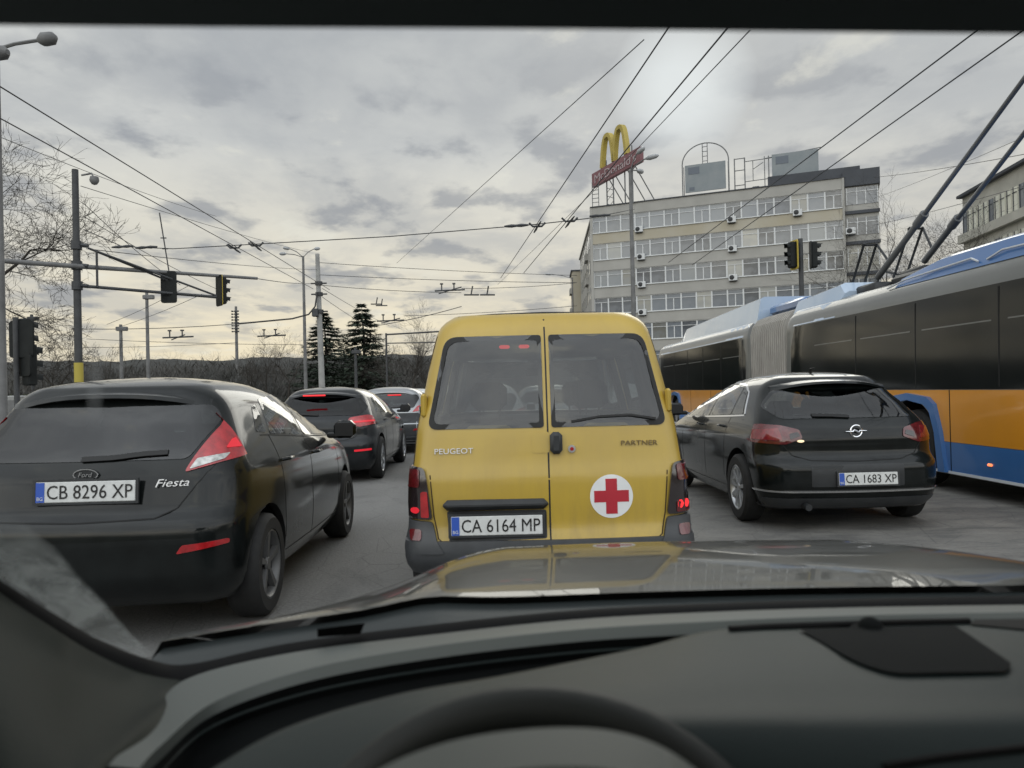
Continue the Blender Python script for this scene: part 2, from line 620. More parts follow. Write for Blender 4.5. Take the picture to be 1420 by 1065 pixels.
def patch(bvh, poly, axis, off=0.004, step=0.05, lip=0.012, mb=None, ymax=None):
    """a skin that follows the body: poly (2D, seen along axis) projected onto the shell"""
    pts = []
    N = len(poly)
    for i in range(N):
        a, b = Vector(poly[i]), Vector(poly[(i + 1) % N])
        k = max(1, int((b - a).length / step))
        for j in range(k):
            pts.append(a.lerp(b, j / k))
    nb = len(pts)
    xs, ys = [p.x for p in pts], [p.y for p in pts]
    edges = [(i, (i + 1) % nb) for i in range(nb)]

    def inside(q):
        c = False
        for i in range(nb):
            a, b = pts[i], pts[(i + 1) % nb]
            if (a.y > q.y) != (b.y > q.y) and q.x < (b.x - a.x) * (q.y - a.y) / (b.y - a.y) + a.x:
                c = not c
        return c
    inner = []
    x = min(xs) + step / 2
    while x < max(xs):
        y = min(ys) + step / 2
        while y < max(ys):
            q = Vector((x, y))
            if inside(q) and min((q - p).length for p in pts) > step * .4:
                inner.append(q)
            y += step
        x += step
    vs, es, fs, _a, _b, _c = delaunay_2d_cdt(pts + inner, edges, [], 1, 1e-5)
    o, d = RAY[axis]
    mk = AX[axis]
    P3, N3 = [], []
    last = None
    for q in vs:
        hit, nrm, idx, dist = bvh.ray_cast(mk(q.x, q.y, o), d)
        if hit is None:
            hit, nrm, idx, dist = bvh.find_nearest(mk(q.x, q.y, last if last is not None else 0.0))
        if axis == 'rear' and ymax is not None and hit.y > ymax:
            sgn = 1 if q.x > 0 else -1
            h2 = bvh.ray_cast(Vector((sgn * 6, ymax, q.y)), Vector((-sgn, 0, 0)))
            if h2[0] is not None:
                hit, nrm = h2[0], h2[1]
        if nrm.dot(d) > 0:
            nrm = -nrm
        last = hit.y if axis in ('rear', 'front') else (hit.x if axis in ('left', 'right') else hit.z)
        P3.append(hit)
        N3.append((nrm - d * 0.6).normalized())
    out = [p + n * off for p, n in zip(P3, N3)]
    faces = [list(f) for f in fs]
    cnt = {}
    for f in faces:
        for i in range(len(f)):
            e = (f[i], f[(i + 1) % len(f)])
            cnt[e] = cnt.get(e, 0) + 1
    border = [e for e in cnt if (e[1], e[0]) not in cnt]
    idx = {}
    for a, b in border:
        for i in (a, b):
            if i not in idx:
                idx[i] = len(out)
                out.append(P3[i] - N3[i] * lip)
    for a, b in border:
        faces.append([b, a, idx[a], idx[b]])
    mb = mb or MB()
    mb.add(out, faces)
    return mb


# ------------------------------------------------------------------ vehicle shells
def shell_params(sp, inset=0.0, n=46):
    z = np.array(sp['z'], float)
    zz = np.linspace(z[0], z[-1], n)
    par = {}
    for k in ('yr', 'yf', 'hw', 'r', 'bow'):
        v = sp[k]
        v = np.full(len(z), v, float) if isinstance(v, (int, float)) else np.array(v, float)
        q = np.interp(zz, z, v)
        for _ in range(sp.get('smooth', 2)):
            q[1:-1] = (q[:-2] + 2 * q[1:-1] + q[2:]) / 4
        par[k] = q
    if inset:
        par['yr'] = par['yr'] + inset
        par['yf'] = par['yf'] - inset
        par['hw'] = par['hw'] - inset * .8
    return zz, par


def outline(sp, yr, yf, hw, r, bow, half_only=False):
    tr, tf = sp.get('tr', 0.03), sp.get('tf', 0.08)
    nr, nc, ns = 7, 7, sp.get('ns', 18)
    hR, hF = hw * (1 - tr), hw * (1 - tf)
    r = min(r, hR * .8)
    rf = min(sp.get('rf', 0.4), hF * .8)
    pts = []
    for i in range(nr):
        x = (hR - r) * i / nr
        pts.append((x, yr + bow * (x / hR) ** 2))
    y1 = yr + bow * ((hR - r) / hR) ** 2
    for i in range(nc):
        a = math.pi / 2 * i / nc
        pts.append((hR - r + r * math.sin(a), y1 + r * (1 - math.cos(a))))
    bf = sp.get('bowf', 0.15)
    y2 = yf - bf * ((hF - rf) / hF) ** 2
    ya, yb = y1 + r, y2 - rf
    for i in range(ns + 1):
        s = i / ns
        x = hw * (1 - tr * (1 - s) ** 3 - tf * s ** 4)
        pts.append((x, ya + (yb - ya) * s))
    for i in range(1, nc + 1):
        a = math.pi / 2 * i / nc
        pts.append((hF - rf + rf * math.cos(a), yb + rf * math.sin(a)))
    for i in range(1, nr + 1):
        x = (hF - rf) * (1 - i / nr)
        pts.append((x, yf - bf * (x / hF) ** 2))
    return pts


def shell(sp, inset=0.0):
    zz, par = shell_params(sp, inset)
    rings = []
    for i, z in enumerate(zz):
        h = outline(sp, *(par[k][i] for k in ('yr', 'yf', 'hw', 'r', 'bow')))
        full = h + [(-x, y) for x, y in h[-2:0:-1]]
        rings.append([Vector((x, y, z)) for x, y in full])
    top = rings[-1]
    yc = (min(p.y for p in top) + max(p.y for p in top)) / 2
    for f in (0.965, 0.9, 0.78, 0.6, 0.4, 0.2):
        rings.append([Vector((p.x * f, yc + (p.y - yc) * f, p.z + sp.get('crown', .05) * (1 - f * f) ** .8)) for p in top])
    mb = MB()
    n = len(top)
    vs = [p for r_ in rings for p in r_]
    fs = []
    for i in range(len(rings) - 1):
        for k in range(n):
            j = (k + 1) % n
            fs.append([i * n + k, i * n + j, (i + 1) * n + j, (i + 1) * n + k])
    fs.append(list(range(n))[::-1])
    fs.append([(len(rings) - 1) * n + k for k in range(n)])
    mb.add(vs, fs)
    return mb


def bvh_of(mb):
    return BVHTree.FromPolygons([tuple(v) for v in mb.v], mb.f)


def boolean(body, cutters):
    """body: mesh; cutters: (MB, material) list; all subtracted; returns a mesh"""
    o = bpy.data.objects.new('cut_body', body)
    COL.objects.link(o)
    tmp = []
    for mb, mt in cutters:
        me = to_mesh('cutter', mb, mt)
        c = bpy.data.objects.new('cutter', me)
        COL.objects.link(c)
        tmp.append(c)
        md = o.modifiers.new('cut', 'BOOLEAN')
        md.operation, md.solver, md.object = 'DIFFERENCE', 'EXACT', c
        md.material_mode = 'TRANSFER'
    dg = bpy.context.evaluated_depsgraph_get()
    dg.update()
    me = bpy.data.meshes.new_from_object(o.evaluated_get(dg), depsgraph=dg)
    for c in tmp + [o]:
        bpy.data.objects.remove(c)
    return me


def band(sp, z0, z1, ymax, off=0.015, n=5, back=0.05):
    """bumper skin: the shell's rear outline between two heights, pushed outward"""
    zz, par = shell_params(sp)
    rows = []
    zs = [z0 + (z1 - z0) * i / (n - 1) for i in range(n)]
    seq = [(zs[0], -back)] + [(zs[0], off * .5)] + [(z, off) for z in zs] + [(zs[-1], off * .5), (zs[-1], -back)]
    for k, (z, of) in enumerate(seq):
        v = [float(np.interp(z, zz, par[q])) for q in ('yr', 'yf', 'hw', 'r', 'bow')]
        v[0] -= of
        v[2] += of
        if k == 1:
            z += 0.0
        h = [p for p in outline(sp, *v) if p[1] < ymax]
        h.append((h[-1][0] + (of - off), h[-1][1]))
        rows.append([Vector((-x, y, z)) for x, y in h[::-1]] + [Vector((x, y, z)) for x, y in h[1:]])
    m = min(len(r_) for r_ in rows)
    rows = [r_[(len(r_) - m) // 2:(len(r_) - m) // 2 + m] for r_ in rows]
    return MB().grid(rows)


def make_wheel(parent, x, y, r=0.31, side=1, w=0.2, rim='alloy', spokes=7, name='wheel'):
    """axle along X; the outer face looks to side"""
    t = MB()
    xf = Matrix.Translation((x, y, r))
    s = side
    t.lathe([(r * .66, -w / 2 * s), (r * .9, -w / 2 * s), (r * .985, -w * .38 * s), (r, -w * .2 * s), (r, w * .2 * s), (r * .985, w * .38 * s), (r * .9, w / 2 * s), (r * .68, w * .49 * s), (r * .66, w * .3 * s)], 36, xf, 'X', close=True)
    wl = obj(name, t, 'rubber', parent, 40)
    m = MB()
    m.lathe([(r * .675, w * .46 * s), (r * .64, w * .47 * s), (r * .60, w * .40 * s), (r * .58, w * .1 * s)], 36, xf, 'X')
    m.lathe([(1e-3, w * .40 * s), (r * .12, w * .40 * s), (r * .15, w * .33 * s)], 20, xf, 'X')
    for k in range(spokes):
        a = 2 * math.pi * k / spokes
        bx = xf @ Matrix.Rotation(a, 4, 'X')
        m.add([(w * .38 * s, -r * .035, r * .1), (w * .38 * s, r * .035, r * .1), (w * .43 * s, r * .07, r * .62), (w * .43 * s, -r * .07, r * .62),
               (w * .25 * s, -r * .05, r * .1), (w * .25 * s, r * .05, r * .1), (w * .25 * s, r * .08, r * .62), (w * .25 * s, -r * .08, r * .62)],
              [[0, 1, 2, 3], [7, 6, 5, 4], [0, 4, 5, 1], [1, 5, 6, 2], [3, 2, 6, 7], [0, 3, 7, 4]], bx)
    obj('rim', m, rim, wl, 40)
    dk = MB().disc((x + w * .18 * s, y, r), r * .6, 'X', 24, 0.02)
    obj('brake_disc', dk, 'plastic', wl, 40)
    return wl


def number_plate(parent, bvh, x, z, text, tilt=0.0, w=0.52, h=0.11, name='number_plate', dot=False):
    hit = bvh.ray_cast(Vector((x, -5, z)), Vector((0, 1, 0)))[0]
    hits = [bvh.ray_cast(Vector((x + dx, -5, z + dz)), Vector((0, 1, 0)))[0] for dx in (-w / 2, 0, w / 2) for dz in (-h / 2, h / 2)]
    y = min(q.y for q in hits if q is not None) - 0.014
    b = MB().box((0, 0, 0), (w, 0.012, h), bev=0.004)
    b.add([], [])
    pl = obj(name, b, 'plate', parent, 40, loc=(x, y, z))
    pl.rotation_euler = (tilt, 0, 0)
    fr = MB()
    for c, d in (((0, .003, h / 2 + .006), (w + .03, .014, .012)), ((0, .003, -h / 2 - .006), (w + .03, .014, .012)), ((-w / 2 - .0075, .003, 0), (.015, .014, h)), ((w / 2 + .0075, .003, 0), (.015, .014, h))):
        fr.box(c, d)
    obj('plate_holder', fr, 'plastic', pl)
    obj('blue_band', MB().box((-w / 2 + .026, -.0075, 0), (.044, .003, h - .006)), 'plate_blue', pl)
    bg = text_mesh('BG', .026, .001, width=.03)
    bg.transform(Matrix.Translation((-w / 2 + .026, -.0095, -.033)))
    obj('country_code', bg, 'plate', pl, None)
    tm = text_mesh(text, .103, .001, width=w - .075)
    tm.transform(Matrix.Translation((.024, -.0075, 0)))
    obj('lettering', tm, 'plate_ink', pl, None)
    return pl


def seats(parent, ys, xs=(-.38, .38), z=0.42, top=1.22, hw=.24):
    for y in ys:
        for x in xs:
            m = MB()
            m.box((x, y, z + .06), (hw * 2, .5, .14), bev=.04)
            m.box((x, y - .27, z + .34), (hw * 1.9, .13, .62), bev=.05)
            m.box((x, y - .29, top - .12), (.26, .11, .2), bev=.045)
            m.tube([(x - .07, y - .28, z + .6), (x - .07, y - .28, top - .15)], .008)
            m.tube([(x + .07, y - .28, z + .6), (x + .07, y - .28, top - .15)], .008)
            obj('seat', m, 'seat', parent, 40)


def cut_poly(poly, k=0.94):
    cx = sum(p[0] for p in poly) / len(poly)
    cz = sum(p[1] for p in poly) / len(poly)
    return [(cx + (p[0] - cx) * k, cz + (p[1] - cz) * k) for p in poly]


def inset_poly(poly, d):
    cx = sum(p[0] for p in poly) / len(poly)
    cz = sum(p[1] for p in poly) / len(poly)
    ex = max(abs(p[0] - cx) for p in poly)
    ez = max(abs(p[1] - cz) for p in poly)
    return [(cx + (p[0] - cx) * (1 - d / ex), cz + (p[1] - cz) * (1 - d / ez)) for p in poly]


def car_shell(parent, sp, paint, wheels, rear_w=None, side_w=(), front_w=None, wr=0.31, arch=0.06, hollow=True, rear_depth=0.9):
    mb = shell(sp)
    bvh = bvh_of(mb)
    body = to_mesh('body', mb, [paint])
    cuts = []
    hwm = max(sp['hw'])
    for y in wheels:
        for s in (-1, 1):
            c = MB()
            c.lathe([(1e-3, hwm - .26), (wr + arch, hwm - .26), (wr + arch, hwm + .3), (1e-3, hwm + .3)], 28, Matrix.Translation((0, y, wr)) @ (Matrix.Rotation(math.pi, 4, 'Z') if s < 0 else Matrix.Identity(4)), 'X')
            cuts.append((c, 'seal'))
    if hollow:
        zz, par = shell_params(sp)
        z2 = np.linspace(zz[0] + .17, zz[-1] - .035, 24)
        s2 = dict(sp, z=list(z2), smooth=0, **{k: list(np.interp(z2, zz, par[k])) for k in par})
        inner = shell(s2, 0.055)
        cuts.append((inner, 'interior'))
        if rear_w:
            for pl in rear_w:
                cuts.append((MB().prism(inset_poly(pl, .02), AX['rear'], -1.0, rear_depth), 'seal'))
        for pl in side_w:
            cuts.append((MB().prism(inset_poly(pl, .015), AX['left'], -2, 2), 'seal'))
        if front_w:
            cuts.append((MB().prism(front_w, AX['front'], max(sp['yf']) - 2.2, max(sp['yf']) + .5), 'seal'))
    me = boolean(body, cuts)
    o = obj('body', me, None, parent, 32)
    return o, bvh


def seam(parent, bvh, pts, axis, w=0.006, m='seam', name='panel_gap', off=.0015):
    return obj(name, patch(bvh, strip_poly(pts, w), axis, off, .06, .004), m, parent, 40)


# ------------------------------------------------------------------ the yellow van ahead
def mirror2(poly):
    return [(-x, z) for x, z in poly][::-1]


def build_van():
    c = P(764, 745, 4.36)
    t = thing('delivery_van', 'yellow medical van with two rear doors and a red cross sticker', 'van', (c.x, 4.36, 0), R(0.4))
    sp = dict(z=[.27, .31, .36, .46, .52, .70, .835, .86, 1.08, 1.14, 1.56, 1.66, 1.74, 1.785],
              yr=[.07, .015, .0, .0, .035, .035, .04, .055, .085, .095, .19, .225, .27, .34],
              yf=[4.05, 4.08, 4.1, 4.1, 4.1, 4.05, 3.85, 3.8, 3.2, 3.1, 2.62, 2.52, 2.45, 2.4],
              hw=[.80, .825, .835, .835, .825, .822, .818, .812, .787, .778, .695, .672, .64, .565],
              r=[.12, .12, .12, .12, .13, .13, .13, .13, .14, .15, .17, .17, .17, .16], bow=.05, tr=.015, crown=.03, smooth=1)
    wl = round_poly([(-.70, 1.10, .06), (-.022, 1.10, .02), (-.022, 1.645, .02), (-.595, 1.645, .075)], n=6)
    wr_ = mirror2(wl)
    side = [(1.1, 1.12), (2.0, 1.12), (2.0, 1.58), (1.15, 1.58)]
    sidef = [(2.1, 1.10), (2.95, 1.10), (2.6, 1.58), (2.1, 1.58)]
    fw = [(-.66, 1.12), (.66, 1.12), (.56, 1.6), (-.56, 1.6)]
    body, bv = car_shell(t, sp, 'yellow', (.62, 3.3), [wl, wr_], [side, sidef], fw, wr=.31)
    # rear doors: glass with black rubber surround
    for pl in (wl, wr_):
        ring = patch(bv, pl, 'rear', .004, .05, .01)
        g = obj('rear_window', ring, 'glass_van', t, 40)
        rim = [p for p in pl]
        m = MB()
        ins = inset_poly(pl, .03)
        n = len(pl)
        for i in range(n):
            j = (i + 1) % n
            q = []
            for u in (pl[i], pl[j], ins[j], ins[i]):
                h = bv.ray_cast(AX['rear'](u[0], u[1], -5), Vector((0, 1, 0)))[0]
                q.append(h - Vector((0, .006, 0)))
            m.add(q, [[0, 1, 2, 3]])
        obj('window_seal', m, 'seal', g, 60)
    for s in (-1, 1):
        for pl in (side, sidef):
            ax = 'left' if s < 0 else 'right'
            obj('side_window', patch(bv, pl, ax, .004, .08), 'glass_car', t, 40)
    obj('windscreen', patch(bv, fw, 'front', .003, .12), 'glass_clear', t, 40)
    # door gaps
    for pts in ([(0, .465), (0, 1.745)],):
        seam(t, bv, pts, 'rear', .009, 'seal')
    lw = [(-.755, 1.60), (-.775, 1.2), (-.70, .86), (-.69, .52), (-.655, .455)]
    seam(t, bv, [(-.65, 1.66), (-.73, 1.35), (-.77, 1.08), (-.79, .89)], 'rear', .007, 'seam_yellow')
    seam(t, bv, [(.65, 1.66), (.73, 1.35), (.77, 1.08), (.79, .89)], 'rear', .007, 'seam_yellow')
    seam(t, bv, [(-.685, .84), (-.665, .60), (-.64, .48), (-.60, .447)], 'rear', .007, 'seam_yellow')
    seam(t, bv, [(.685, .84), (.665, .60), (.64, .48), (.60, .447)], 'rear', .007, 'seam_yellow')
    # bumper with raised corners
    bump = band(sp, .275, .468, .8, .022)
    bo = obj('bumper', bump, 'bumper_grey', t, 40)
    for s in (-1, 1):
        pl = [(s * .835, .40), (s * .60, .40), (s * .645, .46), (s * .672, .575), (s * .835, .585)]
        pl = round_poly(pl if s > 0 else pl, .02)
        obj('bumper_corner', patch(bv, pl, 'rear', .03, .03, .04, ymax=.30), 'bumper_grey', bo, 50)
        rf = round_poly([(s * .73, .47), (s * .79, .47), (s * .79, .53), (s * .73, .53)], .015)
        obj('reflector', patch(bv, rf, 'rear', .036, .03), 'dark_red_lens', bo)
        lamp = round_poly([(s * .822, .59, .01), (s * .672, .59, .02), (s * .70, .80, .03), (s * .715, .885, .04), (s * .822, .885, .02)], .02)
        lo = obj('tail_lamp', patch(bv, lamp, 'rear', .022, .03, .03, ymax=.22), 'smoke_lens', t, 45)
        if s > 0:
            for pl, mt in ((round_poly([(.725, .60), (.805, .60), (.805, .665), (.725, .665)], .01), 'dark_red_lens'),
                           (round_poly([(.735, .78), (.80, .78), (.81, .87), (.73, .87)], .015), 'dark_red_lens'),
                           (ring_poly(.748, .645, .016, .024, 10), 'lit_red'), (ring_poly(.785, .645, .014, .024, 10), 'lit_red')):
                obj('lamp_lens', patch(bv, pl, 'rear', .027, .03), mt, lo)
        else:
            for pl, mt in ((round_poly([(-.735, .60), (-.69, .60), (-.70, .75), (-.735, .745)], .012), 'red_lens'), (ring_poly(-.765, .64, .024, .018, 10), 'lit_red_dim'),
                           (round_poly([(-.81, .77), (-.74, .77), (-.74, .87), (-.81, .87)], .015), 'dark_red_lens')):
                obj('lamp_lens', patch(bv, pl, 'rear', .027, .03), mt, lo)
    # handle in its recess, lock, light bar, plate
    rec = obj('handle_recess', patch(bv, round_poly([(-.095, .955), (.01, .955), (.01, 1.075), (-.095, 1.075)], .02), 'rear', .003, .03), 'yellow', t)
    h = MB().box((.045, .052, 1.012), (.072, .05, .125), bev=.02)
    obj('door_handle', h, 'plastic', t, 40)
    lk = MB()
    lk.disc((.135, .068, .975), .022, 'Y', 18, .02)
    lk2 = MB().disc((.135, .06, .975), .011, 'Y', 12, .012)
    lo = obj('door_lock', lk, 'silver_letter', t)
    obj('key_hole', lk2, 'red_lens', lo)
    pb = MB().box((-.31, .035, .67), (.60, .075, .058), bev=.024)
    obj('plate_light_bar', pb, 'plastic', t, 40)
    pr = patch(bv, round_poly([(-.575, .44), (-.41, .44), (-.41, .465), (-.02, .475), (-.02, .635), (-.59, .635)], .015), 'rear', .003, .05)
    obj('plate_backing', pr, 'plastic', t)
    number_plate(t, bv, -.305, .555, 'CA 6164 MP', R(-2))
    # badges
    for s, x, z, sz, w, mt, n in (('PEUGEOT', -.545, .975, .045, .225, 'silver_letter', 'badge'), ('PARTNER', .53, 1.0, .04, .215, 'dark_letter', 'badge')):
        me = text_mesh(s, sz, .002, width=w)
        y = bv.ray_cast(Vector((x, -5, z)), Vector((0, 1, 0)))[0].y
        me.transform(Matrix.Translation((x, y - .006, z)) @ Matrix.Rotation(R(-7), 4, 'X') @ Matrix.Rotation(R(5 if x > 0 else -5), 4, 'Z'))
        obj(n, me, mt, t, None)
    st = obj('red_cross_sticker', patch(bv, ring_poly(.355, .70, .124, None, 40), 'rear', .0015, .05, .002), 'white_sticker', t)
    a, b = .033, .10
    cross = [(-a, -b), (a, -b), (a, -a), (b, -a), (b, a), (a, a), (a, b), (-a, b), (-a, a), (-b, a), (-b, -a), (-a, -a)]
    obj('cross', patch(bv, [(.355 + x, .70 + z) for x, z in cross], 'rear', .003, .04, .002), 'red_sticker', st)
    # roof rail edge at the top, aerial, mirrors
    m = MB().tube([(-.52, .42, 1.776), (-.3, .38, 1.785), (0, .365, 1.789), (.3, .38, 1.785), (.52, .42, 1.776)], .009, 6)
    obj('roof_seal', m, 'seal', t)
    for s in (-1, 1):
        m = MB().box((s * .88, 2.85, 1.16), (.17, .09, .22), bev=.04)
        obj('side_mirror', m, 'plastic', t, 40)
        hg = MB().box((s * .724, .20, 1.24), (.035, .05, .14), bev=.012)
        obj('door_hinge', hg, 'yellow', t)
    wp = patch(bv, strip_poly([(.14, 1.13), (.30, 1.155), (.48, 1.16), (.63, 1.135)], .012), 'rear', .022, .05, .02)
    obj('wiper', wp, 'seal', t)
    for bx in (-.24, -.12):
        obj('brake_light', MB().box((bx, .34, 1.585), (.065, .03, .022), bev=.008), 'lit_red', t)
    seats(t, (1.45, 2.35), (-.36, .36), .45, 1.40)
    d = MB().box((0, 3.0, .98), (1.3, .4, .22), bev=.06)
    obj('dashboard', d, 'interior', t)
    mr = MB().box((.05, 2.62, 1.48), (.22, .03, .07), bev=.02)
    obj('interior_mirror', mr, 'seal', t)
    for y in (.62, 3.3):
        for s in (-1, 1):
            make_wheel(t, s * .735, y, .31, s, .19, 'steel_rim')
    ex = MB().box((0, .5, .24), (1.2, .5, .10), bev=.04)
    obj('underbody', ex, 'seal', t)
    return t


# ------------------------------------------------------------------ hatchbacks
def build_hatch(name, label, cat, loc, rotz, D, group=None):
    t = thing(name, label, cat, loc, rotz, group)
    sp = D['sp']
    rw = round_poly(D['rear_w'], .04, 5)
    sides = [round_poly(p, .03, 4) for p in D['side_w']]
    fw = D['front_w']
    body, bv = car_shell(t, sp, D['paint'], D['wheels'], [rw], sides, fw, wr=D['wr'], hollow=D.get('hollow', True), rear_depth=D.get('rear_depth', .9))
    obj('rear_window', patch(bv, rw, 'rear', .004, .05), D['rear_glass'], t, 40)
    for pl in sides:
        for ax in ('left', 'right'):
            w = obj('side_window', patch(bv, pl, ax, .003, .06), D.get('side_glass', 'glass_car'), t, 40)
    if fw:
        obj('windscreen', patch(bv, fw, 'front', .003, .12), 'glass_clear', t, 40)
    for pts in D.get('chrome_trim', []):
        for ax in ('left', 'right'):
            obj('window_trim', patch(bv, strip_poly(pts, .016), ax, .006, .05, .006), 'chrome', t, 40)
    for pts, ax in D.get('seams', []):
        for a in (('left', 'right') if ax == 'side' else (ax,)):
            seam(t, bv, pts, a, .007)
    for pl, ax, mt, nm, off in D.get('patches', []):
        obj(nm, patch(bv, round_poly(pl, .015), ax, off, .04, ymax=.45), mt, t, 45)
    for (pl, mt, subs) in D['lamps']:
        for s in (1, -1):
            q = round_poly(pl if s > 0 else mirror2(pl), .02)
            lo = obj('tail_lamp', patch(bv, q, 'rear', .008, .03, .02, ymax=D.get('lamp_y', .46)), mt, t, 45)
            for sq, sm in subs:
                sq = round_poly(sq if s > 0 else mirror2(sq), .01)
                obj('lamp_lens', patch(bv, sq, 'rear', .012, .025, ymax=D.get('lamp_y', .46) - .02), sm, lo)
    for pl, mt in D.get('reflectors', []):
        for s in (1, -1):
            obj('reflector', patch(bv, round_poly(pl if s > 0 else mirror2(pl), .01), 'rear', .006, .03, ymax=.32), mt, t)
    if 'spoiler' in D:
        x0, x1, y0, y1, z0, th = D['spoiler']
        rows = []
        for i in range(13):
            u = -1 + 2 * i / 12
            x = x1 * u
            drop = -.07 * abs(u) ** 2.4
            yy = y0 + .15 * u * u
            rows.append([Vector((x, yy, z0 + drop)), Vector((x, yy - .008, z0 + drop - th)), Vector((x, yy + .05, z0 + drop - th - .012)), Vector((x, y1, z0 + drop - .01)), Vector((x, y1 + .02, z0 + drop + .045)), Vector((x, (y0 + y1) / 2, z0 + drop + .028)), Vector((x, yy, z0 + drop))])
        obj('spoiler', MB().grid(rows), D['paint'], t, 50)
    if 'brake_light' in D:
        x, y, z, w = D['brake_light']
        obj('brake_light', MB().box((x, y, z), (w, .03, .022), bev=.008), D.get('brake_mat', 'lit_red'), t)
    if 'bumper' in D:
        z0, z1 = D['bumper']
        obj('bumper', band(sp, z0, z1, .55, .008), 'bumper_grey', t, 40)
    for s in (-1, 1):
        x, y, z = D['mirror']
        m = MB()
        m.box((s * x, y, z), (.19, .10, .15), bev=.045)
        m.box((s * (x - .10), y + .03, z - .05), (.12, .05, .05), bev=.015)
        mo = obj('side_mirror', m, D['paint'], t, 45)
        obj('mirror_glass', MB().box((s * x, y - .051, z), (.15, .004, .11)), 'seal', mo)
    for y, z in D['handles']:
        for s in (-1, 1):
            h = bv.ray_cast(Vector((s * 4, y, z)), Vector((-s, 0, 0)))[0]
            m = MB().tube([(h.x - s * .01, y - .09, z), (h.x + s * .028, y - .06, z + .005), (h.x + s * .03, y + .05, z + .005), (h.x - s * .01, y + .085, z)], [.012, .013, .013, .012], 6)
            obj('door_handle', m, D.get('handle_mat', D['paint']), t, 50)
    for y in D['wheels']:
        for s in (-1, 1):
            make_wheel(t, s * (max(sp['hw']) - .115), y, D['wr'], s, .2, D['rim'], D.get('spokes', 7))
    if D.get('plate'):
        x, z, txt = D['plate']
        number_plate(t, bv, x, z, txt, R(-4))
    if D.get('hollow', True):
        seats(t, (1.25, 2.15), (-.35, .35), .32, 1.17)
        obj('dashboard', MB().box((0, 2.75, .84), (1.3, .35, .2), bev=.06), 'interior', t)
    if 'wiper' in D:
        obj('wiper', patch(bv, strip_poly(D['wiper'], .024), 'rear', .016, .05, .015), 'seal', t)
    obj('underbody', MB().box((0, .55, .235), (1.3, .6, .12), bev=.04), 'seal', t)
    return t, bv


HATCH = dict(
    sp=dict(z=[.21, .27, .36, .50, .58, .675, .70, .80, .90, 1.0, 1.10, 1.20, 1.29, 1.345, 1.385],
            yr=[.14, .05, .0, .0, .0, .015, .075, .10, .125, .17, .25, .33, .375, .39, .44],
            yf=[3.80, 3.9, 3.95, 3.97, 3.95, 3.9, 3.85, 3.74, 3.42, 2.98, 2.7, 2.42, 2.15, 1.95, 1.8],
            hw=[.79, .83, .85, .86, .86, .86, .86, .855, .84, .80, .755, .705, .655, .61, .54],
            r=[.22, .24, .26, .28, .28, .28, .28, .28, .27, .26, .24, .23, .22, .2, .18], bow=.10, tr=.05, crown=.07, smooth=1),
    paint='paint_black', wheels=(.66, 3.15), wr=.305, rim='steel_rim', spokes=5, rear_glass='glass_dark',
    rear_w=[(-.53, .985), (.53, .985), (.635, 1.19), (.58, 1.275), (-.58, 1.275), (-.635, 1.19)],
    side_w=[[(.76, 1.10), (.93, 1.085), (.99, 1.27), (.90, 1.25)], [(.985, 1.075), (1.68, 1.03), (1.70, 1.33), (1.10, 1.30)], [(1.77, 1.025), (2.72, .98), (2.35, 1.19), (2.02, 1.305), (1.79, 1.33)]],
    front_w=[(-.64, 1.02), (.64, 1.02), (.54, 1.31), (-.54, 1.31)],
    seams=[([(-.68, .97), (-.50, .73), (-.40, .685), (0, .675), (.40, .685), (.50, .73), (.68, .97)], 'rear'), ([(1.02, .40), (1.0, .8), (.95, 1.07)], 'side'), ([(1.73, .30), (1.73, 1.03)], 'side'), ([(2.72, .32), (2.78, .6), (2.74, .97)], 'side'), ([(1.06, .31), (2.7, .31)], 'side'), ([(.36, .62), (.45, .64), (.60, .66)], 'side'),
           ([(.80, 1.075), (.93, 1.07), (1.70, 1.015), (2.75, .965)], 'side')],
    lamps=[([(.52, .915), (.77, .98), (.80, 1.02), (.775, 1.15), (.68, 1.235), (.655, 1.2)], 'red_lens',
            [([(.545, .93), (.70, .975), (.715, 1.005), (.575, .985)], 'clear_lens'), ([(.69, 1.03), (.745, 1.03), (.735, 1.085), (.70, 1.08)], 'lit_red_dim')])],
    reflectors=[([(.52, .50), (.76, .535), (.76, .56), (.55, .545)], 'red_lens')],
    spoiler=(-.5, .565, .325, .66, 1.348, .022), mirror=(.94, 2.55, 1.02), handles=((1.12, .90), (1.92, .885)), plate=(.04, .835, 'CB 8296 XP'), rear_depth=.75,
    wiper=[(-.02, .995), (.14, 1.0), (.30, 1.015), (.42, 1.02)])


